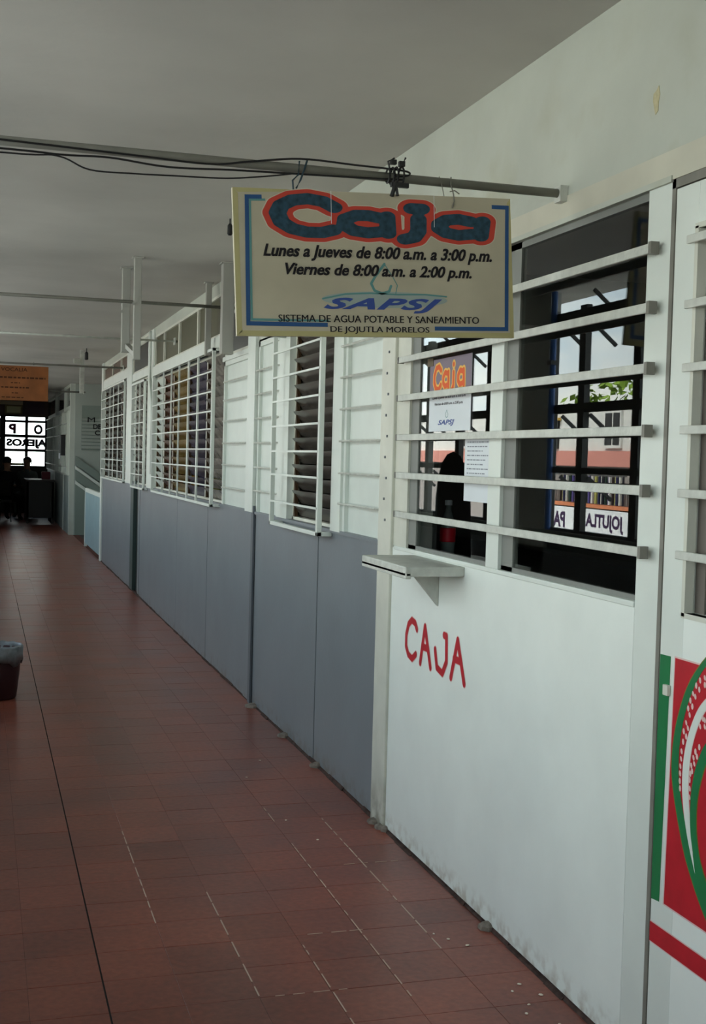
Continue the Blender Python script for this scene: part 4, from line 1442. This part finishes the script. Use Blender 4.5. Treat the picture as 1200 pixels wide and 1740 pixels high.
# small black spotlights on the ceiling
for lab, x, y, s in (('small black ceiling spotlight just left of the Caja sign', 1.205, 6.33, 1), ('small black ceiling spotlight near the stair recess', 1.16, 14.9, 1.6)):
    t = thing('spotlight', lab, 'lamp', (x, y, CZ))
    MB().tube([(x, y, CZ), (x, y, CZ - .03 * s)], .004 * s, 6).build('stem', M_steel, t)
    MB().lathe((x, y, CZ - .085 * s), [(.008 * s, 0), (.014 * s, .008), (.013 * s, .05 * s), (.006 * s, .06 * s)], 12).build('lamp_head', M_black, t)
t = thing('drop_post', 'short white drop post with a small camera before the stair recess', 'post', (1.135, 15.2, 2.3))
MB().box(1.11, 1.16, 15.18, 15.23, 2.2, CZ).build('shaft', M_bar, t)
MB().box(1.03, 1.11, 15.15, 15.22, 2.55, 2.61).build('camera_head', M_bar, t, bevel=.008)

# ------------------------------------------------------------------ litter bin
bi = thing('litter_bin', 'maroon litter bin lined with a grey plastic bag at the left edge', 'bin', (.105, 7.72, 0))
MB().lathe((.105, 7.72, 0), [(.105, 0), (.112, .01), (.128, .15), (.138, .27), (.14, .30), (.13, .30), (.10, .02)], 28).build('body', M_maroon, bi, smooth=True)
mb = MB()
n = 28
prof = [(.132, .24), (.147, .232), (.150, .27), (.150, .315), (.142, .325), (.132, .31), (.125, .22)]
vs = []
for i, (r_, z_) in enumerate(prof):
    for k in range(n):
        t = 2 * PI * k / n
        w_ = .004 * math.sin(k * 2.7 + i) + (-.035 * max(0, math.sin(k * 1.1)) if i < 2 else 0)
        rr = r_ + .003 * math.sin(k * 3.3 + i * 2)
        vs.append((.105 + rr * math.cos(t), 7.72 + rr * math.sin(t), z_ + w_))
fs = [(i * n + k, i * n + (k + 1) % n, (i + 1) * n + (k + 1) % n, (i + 1) * n + k) for i in range(len(prof) - 1) for k in range(n)]
mb.add(vs, fs).build('bag_liner', M_bag, bi, smooth=True)


# ------------------------------------------------------------------ seated people and desk at the far end
def person(label, x, y, z, face, cloth, seat_h=.45, arm=1):
    t = thing('person', label, 'person', (x, y, z))
    c, s_ = math.cos(face), math.sin(face)

    def T(a, b, h):           # a = sideways, b = forward
        return (a * c - b * s_, a * s_ + b * c, h)
    J = {'pelvis': (T(0, 0, seat_h + .10), .14), 'waist': (T(0, .01, seat_h + .27), .13), 'chest': (T(0, .03, seat_h + .45), .15), 'neck': (T(0, .05, seat_h + .60), .055),
         'head0': (T(0, .07, seat_h + .68), .075), 'head1': (T(0, .075, seat_h + .78), .088), 'head2': (T(0, .06, seat_h + .85), .055)}
    E_ = [('pelvis', 'waist'), ('waist', 'chest'), ('chest', 'neck'), ('neck', 'head0'), ('head0', 'head1'), ('head1', 'head2')]
    for k, n_ in ((-1, 'l'), (1, 'r')):
        J['hip' + n_] = (T(k * .10, .02, seat_h + .07), .09)
        J['knee' + n_] = (T(k * .14, .42, seat_h + .06), .065)
        J['ank' + n_] = (T(k * .14, .40, .09), .042)
        J['toe' + n_] = (T(k * .15, .56, .035), .035)
        J['sho' + n_] = (T(k * .18, .03, seat_h + .53), .062)
        J['elb' + n_] = (T(k * .24, .12, seat_h + .27), .045)
        J['wri' + n_] = (T(k * .17, .36, seat_h + .27), .030)
        J['hand' + n_] = (T(k * .15, .44, seat_h + .27), .034)
        E_ += [('pelvis', 'hip' + n_), ('hip' + n_, 'knee' + n_), ('knee' + n_, 'ank' + n_), ('ank' + n_, 'toe' + n_), ('chest', 'sho' + n_), ('sho' + n_, 'elb' + n_), ('elb' + n_, 'wri' + n_), ('wri' + n_, 'hand' + n_)]
        for q in range(4):
            nm = 'fin%d%s' % (q, n_)
            J[nm] = (T(k * .15 + (q - 1.5) * .02, .50 + (.012 if q in (1, 2) else 0), seat_h + .262), .009)
            E_.append(('hand' + n_, nm))
        J['thu' + n_] = (T(k * .15 - k * .045, .45, seat_h + .268), .010)
        E_.append(('hand' + n_, 'thu' + n_))
    names = list(J)
    me = bpy.data.meshes.new('body')
    me.from_pydata([J[n_][0] for n_ in names], [(names.index(a), names.index(b)) for a, b in E_], [])
    o = bpy.data.objects.new('body', me)
    C.objects.link(o)
    o.parent = t
    sk = o.modifiers.new('skin', 'SKIN')
    for i, n_ in enumerate(names):
        me.skin_vertices[0].data[i].radius = (J[n_][1], J[n_][1])
        me.skin_vertices[0].data[i].use_root = n_ == 'pelvis'
    sb = o.modifiers.new('sub', 'SUBSURF')
    sb.levels = sb.render_levels = 1
    # the skin paints as cloth below the neck, skin above and on the hands
    dg = bpy.context.evaluated_depsgraph_get()
    m2 = bpy.data.meshes.new_from_object(o.evaluated_get(dg))
    o.modifiers.clear()
    o.data = m2
    m2.materials.clear()
    m2.materials.append(cloth)
    m2.materials.append(M_skin)
    hands = [Vector(J['hand' + n_][0]) for n_ in 'lr']
    for p in m2.polygons:
        ctr = p.center
        p.use_smooth = True
        if ctr.z > seat_h + .60 or min((ctr - h).length for h in hands) < .09:
            p.material_index = 1
    # hair cap and face
    hc = Vector(T(0, .055, seat_h + .80))
    mb = MB()
    nn = 14
    for i in range(7):
        ph = PI * .62 * i / 6
        for k in range(nn):
            th = 2 * PI * k / nn
            drop = 0 if math.sin(th) < .2 else -.0
            p = Vector((.098 * math.sin(ph) * math.cos(th), -.012 + .108 * math.sin(ph) * math.sin(th), .102 * math.cos(ph) + .01))
            if i > 3 and math.sin(th) > .35:
                p.z = .102 * math.cos(PI * .62 * 3 / 6) + .01
            mb.v.append(tuple(Vector(T(p.x, p.y, 0)) + Vector((hc.x, hc.y, hc.z + p.z)) + Vector((x, y, z))))
    mb.f = [(i * nn + k, i * nn + (k + 1) % nn, (i + 1) * nn + (k + 1) % nn, (i + 1) * nn + k) for i in range(6) for k in range(nn)]
    mb.mi = [0] * len(mb.f)
    mb.build('hair', M_hair, t, smooth=True)
    f = MB()
    base = Vector((x, y, z))
    nose = [Vector(T(a, b, h)) + base for a, b, h in ((-.014, .155, seat_h + .735), (.014, .155, seat_h + .735), (0, .178, seat_h + .738), (0, .158, seat_h + .775))]
    f.add(nose, [(0, 1, 2), (0, 2, 3), (1, 3, 2), (0, 3, 1)])
    f.build('nose', M_skin, t)
    for k in (-1, 1):
        f = MB().lathe(Vector(T(k * .032, .150, seat_h + .778)) + base, [(.004, -.006), (.010, 0), (.004, .006)], 8)
        f.build('eye', M_ink, t)
        MB().lathe(Vector(T(k * .092, .065, seat_h + .755)) + base, [(.006, -.02), (.013, 0), (.008, .025)], 8).build('ear', M_skin, t)
    MB().bar(Vector(T(-.022, .150, seat_h + .708)) + base, Vector(T(.022, .150, seat_h + .708)) + base, .012, .006).build('mouth', mat('lip', (.22, .07, .06), .6, .3), t)
    return t


def chair(label, x, y, face):
    t = thing('chair', label, 'chair', (x, y, 0), None)
    c, s_ = math.cos(face), math.sin(face)

    def T(a, b, h):
        return (x + a * c - b * s_, y + a * s_ + b * c, h)
    MB().bar(T(0, -.22, .43), T(0, .22, .43), .44, .04).build('seat', M_wood, t)
    MB().bar(T(0, -.23, .55), T(0, -.27, .85), .40, .03, up=(-s_, c, 0)).build('backrest', M_wood, t)
    for a in (-.19, .19):
        for b in (-.2, .2):
            MB().tube([T(a, b, .41), T(a * 1.1, b * 1.1, 0)], .012, 6).build('leg', M_steel, t)
    return t


chair('dark chair under the left seated person at the corridor end', .48, 26.9, -.4)
chair('dark chair under the right seated person at the corridor end', .98, 28.6, PI - .3)
person('person in dark clothes seated at the left before the end window', .48, 26.9, 0, -.4, M_cloth)
person('person in a pale top seated right of centre before the end window', .98, 28.6, 0, PI - .3, M_cloth2, .45)
dk = thing('desk', 'dark office desk in front of the seated people at the corridor end', 'desk', (1.08, 26.6, 0))
MB().box(.86, 1.44, 26.1, 27.5, .86, .90).build('desk_top', M_wood, dk, bevel=.004)
MB().box(.88, 1.42, 26.12, 26.15, .12, .86).build('modesty_panel', M_wood, dk)
for xx in (.88, 1.38):
    MB().box(xx, xx + .04, 26.12, 27.48, 0, .86).build('side_panel', M_wood, dk)
o = MB().box(1.20, 1.38, 26.7, 27.0, .90, 1.06).build('handbag', mat('dark_red_bag', (.10, .01, .02), .6, .3), None, bevel=.02)
tag(o, 'small dark red bag standing on the dark desk', 'bag')
